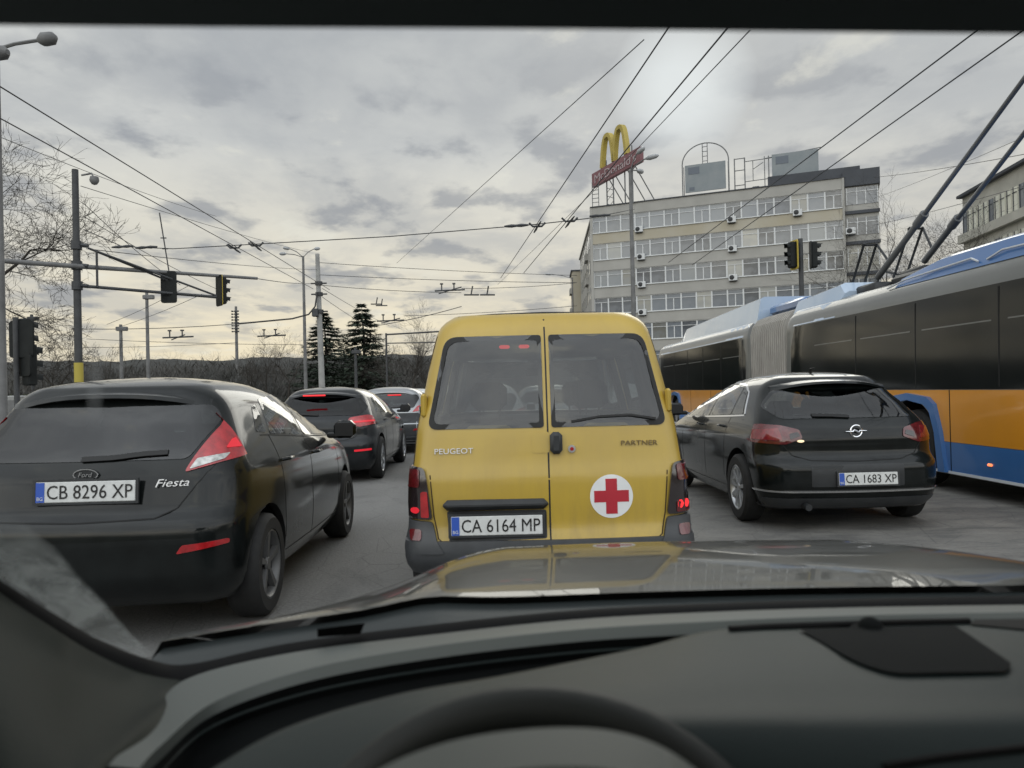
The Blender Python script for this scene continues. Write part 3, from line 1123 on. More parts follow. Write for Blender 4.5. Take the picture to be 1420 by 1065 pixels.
def build_black_hatch():
    c = P(107, 690, 4.0)
    t, bv = build_hatch('parked_car' if False else 'hatchback_car', 'black hatchback with red corner lamps waiting left of the yellow van', 'car', (-2.30, 3.98, 0), R(1.6), HATCH)
    # oval badge and script
    y = bv.ray_cast(Vector((0.02, -5, .915)), Vector((0, 1, 0)))[0].y
    bd = MB()
    bd.lathe([(1e-3, -.006), (.9, -.006), (1.0, 0), (1.0, .01)], 24, Matrix.Translation((.02, y - .004, .92)) @ Matrix.Rotation(R(90), 4, 'X') @ Matrix.Diagonal((.065, .03, -1, 1)))
    b = obj('badge', bd, 'plastic', t, 40)
    rg = MB().tube([(.02 + .064 * math.cos(a), y - .012, .92 + .029 * math.sin(a)) for a in [i * math.pi / 12 for i in range(25)]], .004, 5)
    obj('badge_rim', rg, 'chrome', b)
    me = text_mesh('Ford', .035, .001, .3, .075)
    me.transform(Matrix.Translation((.02, y - .016, .92)))
    obj('badge_lettering', me, 'chrome', b, None)
    me = text_mesh('Fiesta', .06, .002, .35, .17)
    q = bv.ray_cast(Vector((.46, -5, .86)), Vector((0, 1, 0)))[0]
    me.transform(Matrix.Translation((.47, q.y - .012, .865)) @ Matrix.Rotation(R(14), 4, 'Z') @ Matrix.Rotation(R(-10), 4, 'X'))
    obj('model_lettering', me, 'silver_letter', t, None)
    pl = obj('plate_handle', MB().box((.04, y + .0, .885), (.42, .03, .02), bev=.008), 'plastic', t)
    return t


OPEL = dict(
    sp=dict(z=[.19, .25, .33, .42, .56, .625, .65, .74, .82, .92, 1.0, 1.10, 1.19, 1.28, 1.335, 1.375],
            yr=[.16, .07, .02, .0, .0, .02, .09, .10, .10, .13, .20, .34, .475, .57, .60, .66],
            yf=[4.2, 4.3, 4.38, 4.4, 4.4, 4.38, 4.34, 4.25, 4.05, 3.65, 3.3, 3.0, 2.7, 2.4, 2.2, 2.0],
            hw=[.80, .84, .865, .875, .88, .88, .88, .878, .87, .845, .805, .755, .70, .64, .59, .52],
            r=[.24, .27, .30, .32, .32, .32, .32, .32, .32, .31, .29, .27, .25, .23, .21, .18], bow=.11, tr=.06, crown=.065, smooth=1),
    paint='paint_black', wheels=(.78, 3.45), wr=.325, rim='alloy', spokes=9, rear_glass='glass_car',
    rear_w=[(-.60, 1.0), (.60, 1.0), (.69, 1.11), (.54, 1.262), (-.54, 1.262), (-.69, 1.11)],
    side_w=[[(.84, 1.03), (1.13, 1.02), (1.16, 1.28), (1.06, 1.26)], [(1.18, 1.02), (1.86, .99), (1.88, 1.335), (1.22, 1.295)], [(1.93, .985), (2.98, .955), (2.55, 1.17), (2.25, 1.29), (1.95, 1.335)]],
    front_w=[(-.68, 1.02), (.68, 1.02), (.55, 1.31), (-.55, 1.31)],
    chrome_trim=[[(.79, 1.03), (1.0, 1.245), (1.2, 1.315), (1.9, 1.355), (2.3, 1.29), (2.6, 1.175), (3.0, .955)], [(.80, 1.02), (1.13, 1.005), (1.9, .975), (3.0, .94)]],
    seams=[([(-.78, .98), (-.55, .68), (-.40, .635), (0, .625), (.40, .635), (.55, .68), (.78, .98)], 'rear'), ([(1.22, .40), (1.2, .8), (1.12, 1.02)], 'side'), ([(1.9, .30), (1.9, .99)], 'side'), ([(2.95, .32), (3.0, .6), (2.98, .95)], 'side'), ([(1.2, .30), (2.95, .30)], 'side'), ([(.42, .63), (.5, .65), (.6, .66)], 'side')],
    lamps=[([(.45, .83), (.60, .775), (.83, .79), (.86, .84), (.85, .935), (.76, .955), (.62, .945), (.47, .905)], 'dark_red_lens', [([(.47, .85), (.56, .82), (.56, .87), (.49, .885)], 'smoke_lens'), ([(.62, .81), (.82, .82), (.82, .90), (.64, .92)], 'red_mid')])],
    reflectors=[], spoiler=(-.5, .55, .50, .84, 1.338, .022), mirror=(.97, 2.85, 1.04), handles=((1.32, .90), (2.12, .885)), handle_mat='paint_black', plate=(.06, .475, 'CA 1683 XP'),
    patches=[([(-.42, .405), (.40, .405), (.40, .60), (-.42, .60)], 'rear', 'plastic', 'plate_recess', .003), ([(-.82, .355), (.82, .355), (.82, .372), (-.82, .372)], 'rear', 'chrome', 'chrome_strip', .012), ([(-.8, .205), (.8, .205), (.78, .30), (-.78, .30)], 'rear', 'bumper_grey', 'diffuser', .006)],
    wiper=[(.0, 1.01), (-.15, 1.02), (-.32, 1.025)])


def build_right_hatch():
    t, bv = build_hatch('hatchback_car', 'black hatchback with chrome window trim waiting beside the trolleybus', 'car', (3.04, 6.75, 0), R(0.8), OPEL)
    y = bv.ray_cast(Vector((.02, -5, .885)), Vector((0, 1, 0)))[0].y - .012
    m = MB().tube([(.02 + .052 * math.cos(a), y, .885 + .052 * math.sin(a)) for a in [i * math.pi / 14 for i in range(29)]], .008, 6)
    m.tube([(-.075, y - .002, .883), (-.01, y - .004, .881), (.0, y - .004, .895), (.04, y - .004, .875), (.05, y - .004, .888), (.115, y - .002, .887)], [.003, .008, .009, .009, .008, .003], 5)
    obj('badge', m, 'chrome', t, 50)
    an = MB().tube([(0, 1.05, 1.425), (0, 1.03, 1.465), (0, .93, 1.475)], [.02, .012, .004], 6)
    obj('aerial', an, 'seal', t)
    for sx in (-.45,):
        obj('exhaust_pipe', MB().tube([(sx, .03, .225), (sx, .35, .235)], .03, 12), 'plastic', t, 50)
    lit = patch(bv, ring_poly(-.47, .805, .03, .012, 10), 'rear', .014, .02)  # small emissive spot stands in for a glint beside the tail lamp
    obj('warm_glint', lit, mat('small warm glint lamp', (.8, .6, .4), .3, emit=(1, .75, .45), estr=.8), t)
    return t


def variant(base, **kw):
    d = dict(base)
    d.update(kw)
    return d


def build_far_cars():
    D = variant(OPEL, rear_glass='glass_dark', chrome_trim=[], paint='paint_graphite', plate=None, patches=[], brake_light=(-.1, .40, 1.305, .34), brake_mat='lit_red',
                lamps=[([(.42, .86), (.62, .83), (.85, .87), (.855, .96), (.70, 1.0), (.46, .965)], 'red_lens', [([(.5, .885), (.8, .90), (.8, .925), (.5, .91)], 'lit_red_dim')])],
                reflectors=[([(.55, .47), (.78, .48), (.78, .51), (.55, .50)], 'lit_red_dim')])
    build_hatch('hatchback_car', 'dark grey hatchback with lit brake bar, ahead of the black hatchback', 'car', (-2.88, 11.2, 0), R(1.0), D)
    D2 = variant(HATCH, paint='paint_silver', plate=None, rim='alloy', brake_light=(.1, .36, 1.27, .30), rear_glass='glass_dark',
                 lamps=[([(.50, .90), (.77, .93), (.80, 1.02), (.775, 1.08), (.60, 1.02)], 'red_lens', [([(.62, .95), (.74, .96), (.74, 1.0), (.64, .99)], 'lit_red')])],
                 patches=[([(-.80, .25), (.80, .25), (.80, .88), (-.80, .88)], 'rear', 'plastic', 'tailgate', .002)])
    build_hatch('hatchback_car', 'pale silver hatchback with glowing brake lamps just left of the yellow van', 'car', (-2.66, 16.4, 0), R(1.5), D2)
    D3 = variant(D2, paint='paint_white', patches=[], brake_light=(0, .36, 1.27, .25), wr=.31)
    build_hatch('hatchback_car', 'white hatchback seen through the rear window of the yellow van', 'car', (-.55, 11.0, 0), R(1.5), D3)
    D4 = variant(OPEL, paint='paint_white', plate=None, chrome_trim=[], patches=[], hollow=False, rear_glass='glass_dark')
    build_hatch('hatchback_car', 'white car far ahead in the left lane, only its roof showing', 'car', (-3.05, 23.5, 0), R(2), D4)
    D5 = variant(OPEL, paint='paint_silver', plate=None, chrome_trim=[], patches=[], rear_glass='glass_dark')
    build_hatch('hatchback_car', 'pale car two places ahead, seen past the headrests in the yellow van', 'car', (.9, 17.5, 0), R(3), D5)


build_van()
build_black_hatch()
build_right_hatch()
build_far_cars()


# ------------------------------------------------------------------ ground
def build_ground():
    m, t, b = new_mat('worn asphalt')
    tc = t.node('ShaderNodeTexCoord')
    v = tc.outputs['Object']
    big = t.noise(v, .35, 6, .6, .4)
    str_ = t.noise(t.mapping(v, (1.3, .12, 1)), 1.0, 6, .6)
    fine = t.noise(v, 38, 4, .7)
    col = t.ramp(big, [(.3, (.115, .117, .115)), (.5, (.17, .169, .163)), (.7, (.215, .212, .202))])
    col = t.mix(t.ramp(str_, [(.45, 0), (.7, .6)]), col, (.215, .21, .20))
    sp = t.node('ShaderNodeSeparateXYZ')
    t.l.new(v, sp.inputs[0])
    # grit and patched ground between the lanes on the right, damp darker patches in it
    side = t.ramp(t.math('ADD', t.math('MULTIPLY', sp.outputs[0], .25), t.math('MULTIPLY', big, .5)), [(.52, 0), (.85, 1)])
    grit = t.noise(t.mapping(v, (.55, 1.5, 1)), 2.6, 8, .68, .6)
    gcol = t.ramp(grit, [(.36, (.06, .062, .06)), (.47, (.15, .146, .135)), (.62, (.25, .24, .215)), (.75, (.32, .31, .28))])
    col = t.mix(t.math('MULTIPLY', side, .8), col, gcol)
    crack = t.node('ShaderNodeTexVoronoi', feature='DISTANCE_TO_EDGE')
    t.l.new(t.mapping(v, (.5, .35, 1)), crack.inputs['Vector'])
    cr = t.ramp(t.math('ADD', crack.outputs['Distance'], t.math('MULTIPLY', fine, .02)), [(.012, 1), (.022, 0)])
    col = t.mix(t.math('MULTIPLY', cr, .55), col, (.04, .04, .04))
    oil = t.noise(t.mapping(v, (1.1, .5, 1)), 1.3, 6, .6, .5)
    col = t.mix(t.ramp(oil, [(.56, 0), (.68, .55)]), col, (.055, .056, .057))
    col = t.mix(.35, col, t.ramp(fine, [(.3, (.05, .05, .05)), (.7, (.2, .195, .185))]))
    t.l.new(col, b.inputs['Base Color'])
    t.l.new(t.ramp(big, [(.35, .55), (.7, .85)]), b.inputs['Roughness'])
    bp = t.node('ShaderNodeBump')
    bp.inputs['Strength'].default_value = .5
    bp.inputs['Distance'].default_value = .02
    t.l.new(t.math('ADD', fine, t.math('MULTIPLY', grit, side)), bp.inputs['Height'])
    t.l.new(bp.outputs[0], b.inputs['Normal'])
    M['asphalt'] = m
    M['soil'] = mat('winter verge', (.055, .06, .035), .95, col2=(.10, .085, .055), vscale=1.2)
    M['kerb'] = mat('concrete kerb', (.25, .25, .24), .9, var=.2, vscale=3)
    M['pave'] = mat('pavement', (.2, .2, .19), .9, var=.2, vscale=2)
    M['line'] = mat('worn road paint', (.5, .5, .48), .8, col2=(.25, .25, .24), vscale=3)
    g = MB()
    for x0, x1 in ((-400, 400),):
        g.add([(x0, -60, -.15), (x1, -60, -.15), (x1, 900, -.15), (x0, 900, -.15)], [[0, 1, 2, 3]])
    structure('ground', g, 'soil')
    r = MB()
    r.box((2, 55, -.07), (26, 200, .14))
    r.box((0, 66, -.072), (220, 34, .13))
    structure('road', r, 'asphalt')
    p = MB()
    p.box((16.2, 20, -.01), (2.4, 50, .24))
    structure('pavement', p, 'pave')
    p = MB()
    p.box((-14.5, 20, -.01), (7, 50, .24))
    structure('footpath', p, 'pave')
    k = MB()
    k.box((-10.9, 20, 0), (.18, 50, .27))
    structure('kerb', k, 'kerb')
    ln = MB()
    for i in range(9):
        y = 9 + i * 6
        ln.add([(-.62, y, .004), (-.5, y, .004), (-.5, y + 3, .004), (-.62, y + 3, .004)], [[0, 1, 2, 3]])
    structure('lane_marking', ln, 'line')
    # low rise with scrub on the horizon
    rnd = random.Random(5)
    rows = []
    for j in range(7):
        yy = 150 + j * 22
        row = []
        for i in range(200):
            x = -190 + i * 1.56
            h = math.sin(math.pi * min(j / 3.5, 1) / 2) * (12.4 + .25 * math.sin(i * .05) + .2 * math.sin(i * .3 + j)) + rnd.uniform(-.45, .45)
            h *= min(1, max(0, (105 - x) / 60))
            row.append(Vector((x, yy, h - .2)))
        rows.append(row)
    M['hill'] = mat('scrub hillside', (.022, .024, .023), 1.0, col2=(.036, .037, .034), vscale=.15)
    structure('hills', MB().grid(rows), 'hill', 60)


# ------------------------------------------------------------------ trees
def twig_tree(rnd, H, spread, depth, r0, n0=3, droop=0.0, first=.35, lean=(0, 0)):
    mb_t, mb_c = MB(), MB()

    def grow(p, d, L, r, k):
        n = 3 if k < depth - 1 else 2
        pts = [p]
        q, dd = Vector(p), Vector(d)
        for _ in range(n):
            dd = (dd + Vector((rnd.gauss(0, .16), rnd.gauss(0, .16), rnd.gauss(0.02, .1) - droop * (k > 1)))).normalized()
            q = q + dd * (L / n)
            pts.append(q.copy())
        r1 = r * .62
        rs = [r + (r1 - r) * i / n for i in range(n + 1)]
        (mb_t if k == 0 else mb_c).tube(pts, rs, 7 if k == 0 else (5 if k < 3 else 3), False)
        if k >= depth:
            return
        m = rnd.choice((2, 3, 3)) + (1 if k == 0 else 0)
        for i in range(m):
            a = rnd.uniform(0, 2 * math.pi)
            ang = rnd.uniform(.35, .95) * spread
            ax = dd.orthogonal()
            nd = Matrix.Rotation(a, 3, dd) @ (Matrix.Rotation(ang, 3, ax) @ dd)
            base = pts[-1] if i == 0 else pts[rnd.randint(max(1, n - 1), n)]
            grow(base, nd, L * rnd.uniform(.62, .86), max(r1 * rnd.uniform(.6, .9), .0065), k + 1)
        if k > 0:
            for i in range(2):
                a = rnd.uniform(0, 2 * math.pi)
                nd = Matrix.Rotation(a, 3, dd) @ (Matrix.Rotation(rnd.uniform(.6, 1.2), 3, dd.orthogonal()) @ dd)
                if k + 2 <= depth:
                    grow(pts[1], nd, L * .5, max(r1 * .5, .0065), k + 2)
    grow(Vector((0, 0, 0)), Vector((lean[0], lean[1], 1)).normalized(), H * first, r0, 0)
    return mb_t, mb_c


def bare_tree(label, loc, H, seed, depth=6, spread=1.0, r0=.16, droop=0.0, group=None, first=.35, lean=(0, 0), name='bare_tree'):
    rnd = random.Random(seed)
    a, b = twig_tree(rnd, H, spread, depth, r0, droop=droop, first=first, lean=lean)
    t = thing(name, label, 'tree', loc, 0, group)
    obj('trunk', a, 'bark', t, 60)
    obj('crown', b, 'bark', t, 60)
    return t


def conifer(label, loc, H, W, seed, skew=0.0):
    rnd = random.Random(seed)
    t = thing('conifer_tree', label, 'tree', loc, 0, 'conifers at the far side of the crossing')
    obj('trunk', MB().tube([(0, 0, 0), (.02 * H, 0, H * .6), (0, 0, H * .98)], [H * .022, H * .014, .02], 7), 'bark', t, 60)
    c = MB()
    lev = 26
    for i in range(lev):
        u = i / (lev - 1)
        z = H * (.06 + .92 * u) + rnd.uniform(-.12, .12)
        Rr = W * 1.45 * (1 - u) ** .8 * rnd.uniform(.6, 1.15) + .2
        for k in range(int(11 + 12 * (1 - u))):
            a = rnd.uniform(0, 2 * math.pi)
            L = Rr * rnd.uniform(.55, 1.1) * (1 + skew * math.cos(a))
            for j in range(24):
                s = ((j + rnd.random()) / 24) ** .7
                p = Vector((math.cos(a) * L * s, math.sin(a) * L * s, z - L * .28 * s + .18 * L * s * s + rnd.uniform(-.12, .12)))
                w = H * .03 * (1.15 - s * .35)
                d1 = Vector((math.cos(a + rnd.uniform(-1.0, 1.0)), math.sin(a + rnd.uniform(-1.0, 1.0)), rnd.uniform(-.5, .25))) * w * rnd.uniform(1.0, 2.2)
                d2 = Vector((-math.sin(a), math.cos(a), rnd.uniform(-.6, .6))) * w * rnd.uniform(.4, .9)
                c.add([p - d2 * .5, p + d1 * .5 - d2 * .3, p + d1, p + d2 * .6], [[0, 1, 2, 3]])
    obj('crown', to_mesh('crown', c, 'needles', None, False), None, t, None)
    return t


def build_trees():
    M['bark'] = mat('bare bark', (.035, .03, .025), .95, var=.3, vscale=3)
    M['needles'] = mat('dark needles', (.018, .030, .020), .8, col2=(.035, .05, .03), vscale=1.2)
    M['hedge'] = mat('hedge leaves', (.025, .032, .016), .8, col2=(.05, .055, .03), vscale=1.5)
    p = P(20, 560, 22)
    bare_tree('large bare tree behind the traffic light gantry at the left edge', (p.x - 3.2, 25, 0), 13.5, 11, 8, 1.0, .28, .015, None, .27, (.04, 0))
    p = P(75, 540, 40)
    bare_tree('small leafless tree behind the hedge on the left', (p.x, 40, 0), 5.2, 23, 6, .8, .08)
    p = P(130, 540, 45)
    bare_tree('thin leafless sapling close to the gantry pole', (p.x, 46, 0), 4.6, 31, 5, .8, .07)
    for i, (px, d, H, sd, lab) in enumerate([(368, 92, 10, 41, 'bare shrubby tree left of the double-armed street lamp'), (400, 88, 11.5, 42, 'bare tree directly beside the double-armed street lamp'), (345, 96, 8.2, 43, 'low bare tree at the left end of the far row'),
                                             (548, 84, 9.5, 44, 'bare tree right of the tall conifer'), (572, 80, 11.6, 45, 'tall bare tree next to the edge of the yellow van roof'), (592, 86, 10.5, 46, 'bare tree half hidden behind the yellow van roof')]):
        q = P(px, 540, d)
        bare_tree(lab, (q.x, d, 0), H, sd, 6, .72, .13, -.02, 'bare trees along the far road', .24)
    for i, (px, d, H, sd, lab) in enumerate([(200, 148, 12, 61, 'faint bare tree on the hill behind the left lattice mast'), (225, 150, 12.5, 62, 'faint bare tree on the hill beside the slim grey post'), (300, 150, 12, 63, 'faint bare tree on the hill left of the floodlight mast')]):
        q = P(px, 540, d)
        bare_tree(lab, (q.x, d, 0), H, sd, 5, .9, .16, 0, 'bare trees on the hill', .3)
    for px, d, H, sd, lab in ((1262, 62, 15.5, 71, 'bare tree behind the trolley poles on the bus roof'), (1300, 66, 16, 72, 'bare tree between the trolleybus roof and the far right block'), (1405, 46, 14.5, 73, 'bare tree in front of the white windowed block at the right edge')):
        q = P(px, 380, d)
        bare_tree(lab, (q.x, d, 0), H, sd, 6, .95, .2, 0, 'bare trees beyond the trolleybus', .36)
    q = P(503, 500, 92)
    conifer('tall pointed spruce tree in the middle distance', (q.x, 92, 0), 12.0, 4.6, 81)
    q = P(450, 500, 96)
    conifer('shorter dark conifer behind the concrete pole', (q.x, 96, 0), 11.6, 5.0, 82, .2)
    # clipped hedge at the left
    rnd = random.Random(3)
    h = MB()
    for i in range(9000):
        x, y, z = rnd.uniform(-26, -12.4), rnd.uniform(29.4, 30.6), rnd.uniform(.1, 1.55)
        if abs(y - 30) < .45 and z < 1.4:
            y = 30 + (.5 if rnd.random() < .5 else -.5) * rnd.uniform(.9, 1.15)
        s = rnd.uniform(.06, .12)
        p = Vector((x, y, z))
        a, b = Vector((rnd.gauss(0, 1), rnd.gauss(0, 1), rnd.gauss(0, 1))).normalized() * s, Vector((rnd.gauss(0, 1), rnd.gauss(0, 1), rnd.gauss(0, 1))).normalized() * s
        h.add([p - a, p + b, p + a, p - b], [[0, 1, 2, 3]])
    t = thing('hedge', 'long dark green clipped hedge behind the black hatchback', 'hedge', (-19, 30, 0))
    obj('foliage', h, 'hedge', t, None, world_space=True)
    obj('core', MB().box((-19, 30, .7), (13.4, .85, 1.4)), 'hedge', t, None, world_space=True)
    # far scrub that reads as one mass
    w = MB()
    rnd = random.Random(8)
    for i in range(30000):
        x = rnd.uniform(-85, 6)
        y = rnd.uniform(100, 150)
        u = rnd.random()
        top = (4.6 + .35 * math.sin(x * .21) + .5 * math.sin(x * .53 + y)) * (1 + (y - 100) / 110)
        z = top * u * (1 + .25 * rnd.random() ** 4)
        s = rnd.uniform(.4, .9)
        p = Vector((x, y, z))
        a = Vector((rnd.gauss(0, .5), rnd.gauss(0, .3), rnd.uniform(.4, 1.4))) * s
        b = Vector((rnd.gauss(0, 1), rnd.gauss(0, .4), rnd.gauss(0, .4))) * .075
        w.add([p - a, p + b, p + a, p - b], [[0, 1, 2, 3]])
    M['scrub'] = mat('winter scrub', (.045, .046, .044), 1.0, col2=(.08, .076, .07), vscale=.12)  # distance haze greyed into the scrub colour
    o = obj('scrub_woods', to_mesh('scrub_woods', w, 'scrub', None, False), None, None, None)
    tag(o, 'dark band of winter scrub along the far side of the crossing', 'woods', None, 'stuff')


# ------------------------------------------------------------------ office block
def build_office():
    M['wall_grey'] = mat('grey render', (.33, .322, .298), .9, col2=(.42, .41, .38), vscale=.35, lo=.3, hi=.7)
    M['wall_ochre'] = mat('faded ochre render', (.40, .36, .27), .9, col2=(.44, .41, .34), vscale=.3)
    M['roof_dark'] = mat('dark roof cladding', (.055, .06, .07), .7, var=.15, vscale=.6)
    M['frame_white'] = mat('white window frame', (.62, .63, .63), .6)
    m, t, b = new_mat('office glass')
    oi = t.node('ShaderNodeObjectInfo')
    tc = t.node('ShaderNodeTexCoord')
    col = t.ramp(oi.outputs['Random'], [(0, (.05, .055, .062)), (.3, (.12, .135, .155)), (.7, (.17, .19, .215)), (.85, (.24, .26, .27)), (.9, (.42, .41, .36)), (1, (.08, .08, .07))])
    n = t.noise(tc.outputs['Object'], .9, 3, .5)
    col = t.mix(t.ramp(n, [(.45, 0), (.6, .4)]), col, (.24, .255, .275))
    t.l.new(col, b.inputs['Base Color'])
    b.inputs['Roughness'].default_value = .08
    b.inputs['Specular IOR Level'].default_value = .9
    M['office_glass'] = m
    A, B = P(827, 540, 93), P(1175, 535, 82)
    A.z = B.z = 0
    ax = (B - A)
    L = ax.length
    ax.normalize()
    nb = Vector((ax.y, -ax.x, 0))               # towards the street
    rot = math.atan2(ax.y, ax.x)
    H = 23.2
    t = thing('office_building', 'six storey grey office block with long window strips and rooftop signs', 'building', A, rot)
    # local frame: x along the facade, -y to the street, z up
    bays, pitch, wh = 16, 3.27, 1.98
    bw = L / bays
    tops = [22.0 - pitch * k for k in range(6)]
    wall = MB()
    D = 13.0
    # spandrels between window strips, butted to the strips' recess
    zz = [H] + [v for tp in tops for v in (tp, tp - wh)] + [0]
    wall.box((L / 2, D / 2 + .25, H / 2 - .2), (L - .02, D, H - .45))
    wo = obj('wall', wall, 'wall_grey', t, None)
    for i in range(0, len(zz) - 1, 2):
        sp = MB().box((L / 2, .12, (zz[i] + zz[i + 1]) / 2), (L, .30, zz[i] - zz[i + 1]))
        obj('spandrel', sp, 'wall_ochre' if i in (2,) else 'wall_grey', wo, None)
    ends = MB().box((-.15, .1, H / 2), (.3, .34, H))
    ends.box((L + .1, .08, H / 2), (.22, .38, H))
    obj('corner_pier', MB().box((-.15, .1, H / 2), (.3, .34, H)), 'wall_grey', wo, None)
    obj('corner_pier', MB().box((L + .1, .08, H / 2), (.22, .38, H)), 'wall_grey', wo, None)
    obj('coping', MB().box((L / 2, .1, H + .05), (L + .5, .5, .1)), 'roof_dark', wo, None)

    def win(split):
        g = MB().box((0, 0, 0), (bw - .02, .04, wh))
        f = MB()
        fw_ = .085
        f.box((-bw / 2 + fw_ / 2, -.05, 0), (fw_, .06, wh))
        f.box((bw / 2 - fw_ / 2 + .0, -.05, 0), (fw_, .06, wh))
        f.box((0, -.053, wh / 2 - fw_ / 2), (bw - 2 * fw_, .06, fw_))
        f.box((0, -.053, -wh / 2 + fw_ / 2), (bw - 2 * fw_, .06, fw_))
        f.box((0, -.053, wh * .22), (bw - 2 * fw_, .055, .06))
        if split:
            f.box((0, -.056, -wh * .14), (.11, .055, wh * .66))
        return to_mesh('window', g, 'office_glass'), to_mesh('frame', f, 'frame_white')
    plain, split = win(False), win(True)
    pat = [1, 0, 0] + [1 if i % 2 else 0 for i in range(3, bays)]
    for r_, tp in enumerate(tops):
        for i in range(bays):
            if len([0 for _ in range(1)]) and r_ == 5 and i > 12:
                continue
            gm, fm = split if pat[i] else plain
            w = bpy.data.objects.new('window', gm)
            COL.objects.link(w)
            w.parent = t
            w.location = (bw * (i + .5), .14, tp - wh / 2)
            f = bpy.data.objects.new('frame', fm)
            COL.objects.link(f)
            f.parent = w
        sl = MB().box((L / 2, -.08, tp - wh - .03), (L, .12, .06))
        obj('sill', sl, 'frame_white', wo, None)
    # stair wing at the right with dark balcony bands
    ww, wx = 3.3, L + .22
    wing = MB().box((wx + ww / 2, 5, 11.2), (ww, 9.2, 22.4))
    wg = obj('stair_wing', wing, 'wall_grey', t, None)
    for k in range(6):
        tp = 22.2 - pitch * k
        obj('wing_band', MB().box((wx + ww / 2 + .04, .34, tp - 2.75), (ww + .1, .3, .34)), 'roof_dark', wg, None)
        obj('wing_window', MB().box((wx + ww / 2, .39, tp - 1.0), (ww - .2, .06, 1.85)), 'office_glass', wg, None)
        f = MB()
        for q in (.06, .36, .62, .97):
            f.box((wx + ww * q, .33, tp - 1.0), (.09, .05, 1.85))
        f.box((wx + ww / 2, .325, tp - .55), (ww - .3, .045, .07))
        obj('wing_frame', f, 'frame_white', wg, None)
    ph = MB().box((L - 3.2 + 1.7, 4.6, H + .65), (11.2, 7.6, 1.5))
    ph.box((wx + ww / 2 - .0, 4.9, 23.15), (ww + .25, 9.6, 1.46))
    obj('penthouse', MB().box((L - 2.9, 4.6, H + .65), (9.4, 7.6, 1.3)), 'roof_dark', t, None)
    obj('wing_roof', MB().box((wx + ww / 2, 4.9, 23.1), (ww + .3, 9.6, 1.7)), 'roof_dark', t, None)
    obj('roof_vent', MB().box((L - 9.0, 2.2, H + .45), (.8, .6, .5), bev=.06), 'roof_dark', t, None)
    # older houses down the side street, each lower than the last
    sd = Vector((.04, 1, 0)).normalized()
    srot = math.atan2(sd.y, sd.x) - math.pi / 2
    y0 = 0.6
    for k, (ln, dz, dx, lab) in enumerate([(30, 22.4, .25, 'pale grey side house adjoining the left end of the office block'), (7, 20.6, .1, 'lower side house with a ledge behind the office block corner')]):
        o = thing('town_house', lab, 'building', A + Vector((dx, 2.5 + y0, 0)), srot)
        obj('wall', MB().box((4, ln / 2, dz / 2), (8, ln - .1, dz)), 'wall_grey' if k != 1 else 'wall_ochre', o, None)
        obj('roof', MB().box((3.9, ln / 2, dz + .12), (8.2, ln + .1, .24)), 'roof_dark' if k else 'wall_grey', o, None)
        for fl in range(5):
            for j in range(int(ln / 3.4)):
                obj('window', MB().box((-.02, 2 + j * 3.4, dz - 1.9 - fl * 3.3), (.08, 1.3, 1.7)), 'office_glass', o, None)
        obj('balcony', MB().box((-.2, ln * .35, dz - 3.1), (.4, 3.2, .9)), 'wall_grey', o, None)
        obj('balcony', MB().box((-.2, ln * .35, dz - 6.4), (.4, 3.2, .9)), 'wall_grey', o, None)
        y0 += ln
    loc = lambda x, y, z: t.matrix_basis @ Vector((x, y, z)) if False else (Matrix.Translation(A) @ Matrix.Rotation(rot, 4, 'Z')) @ Vector((x, y, z))
    # air conditioners
    def ac(x, z, first=[None]):
        if first[0] is None:
            o = thing('air_conditioner', 'white outdoor air conditioner box hung under an office window strip', 'air conditioner', loc(x, -.22, z), rot, 'air conditioners on the office facade')
            obj('casing', MB().box((0, 0, .35), (.95, .36, .70), bev=.03), 'frame_white', o, 40)
            g = MB().disc((-.12, -.185, .36), .27, 'Y', 20, .02)
            obj('fan_grille', g, 'plastic', o)
            obj('bracket', MB().box((0, .04, -.03), (.8, .34, .05)), 'plastic', o)
            first[0] = o
        else:
            o = copy_tree(first[0])
            o.location = loc(x, -.22, z)
        return o
    for x, k in ((bw * 3.3, 0), (bw * 3.4, 1), (bw * 3.4, 2), (bw * 3.4, 3), (bw * 9.4, 0), (bw * 9.4, 1), (bw * 9.4, 2), (bw * 13.4, 0)):
        ac(x, tops[k] - wh - .42)
    o = ac(wx + .5, tops[1] - wh + .3)
    # rooftop sign: double arch over a name board
    M['arch_yellow'] = mat('faded yellow sign', (.40, .31, .06), .5, var=.12, vscale=.5)
    M['sign_red'] = mat('faded red sign board', (.17, .065, .075), .6, col2=(.22, .10, .11), vscale=.4)
    M['steel'] = mat('galvanised steel', (.16, .165, .17), .6, .3, var=.2, vscale=.8)
    M['sign_letter'] = mat('sign lettering', (.40, .33, .34), .6)
    # board seen end to end between pixels (823,240) and (890,222); its far end is the left one
    s0, s1 = P(823, 243, 99.0), P(890, 223, 88.0)
    dv = Vector((s1.x - s0.x, s1.y - s0.y, 0))
    sl_ = dv.length
    sr = math.atan2(dv.y, dv.x)
    base = (s0 + s1) / 2
    sg = thing('rooftop_sign', 'yellow double arch above a red name board on the office roof', 'sign', (base.x, base.y, H), sr)
    bz = (s0.z + s1.z) / 2 - H
    obj('name_board', MB().box((0, 0, bz), (sl_, .5, 1.75)), 'sign_red', sg, None)
    me = text_mesh("McDonald's", 1.5, .03, width=sl_ * .86)
    me.transform(Matrix.Translation((0, -.28, bz)))
    obj('lettering', me, 'sign_letter', sg, None)
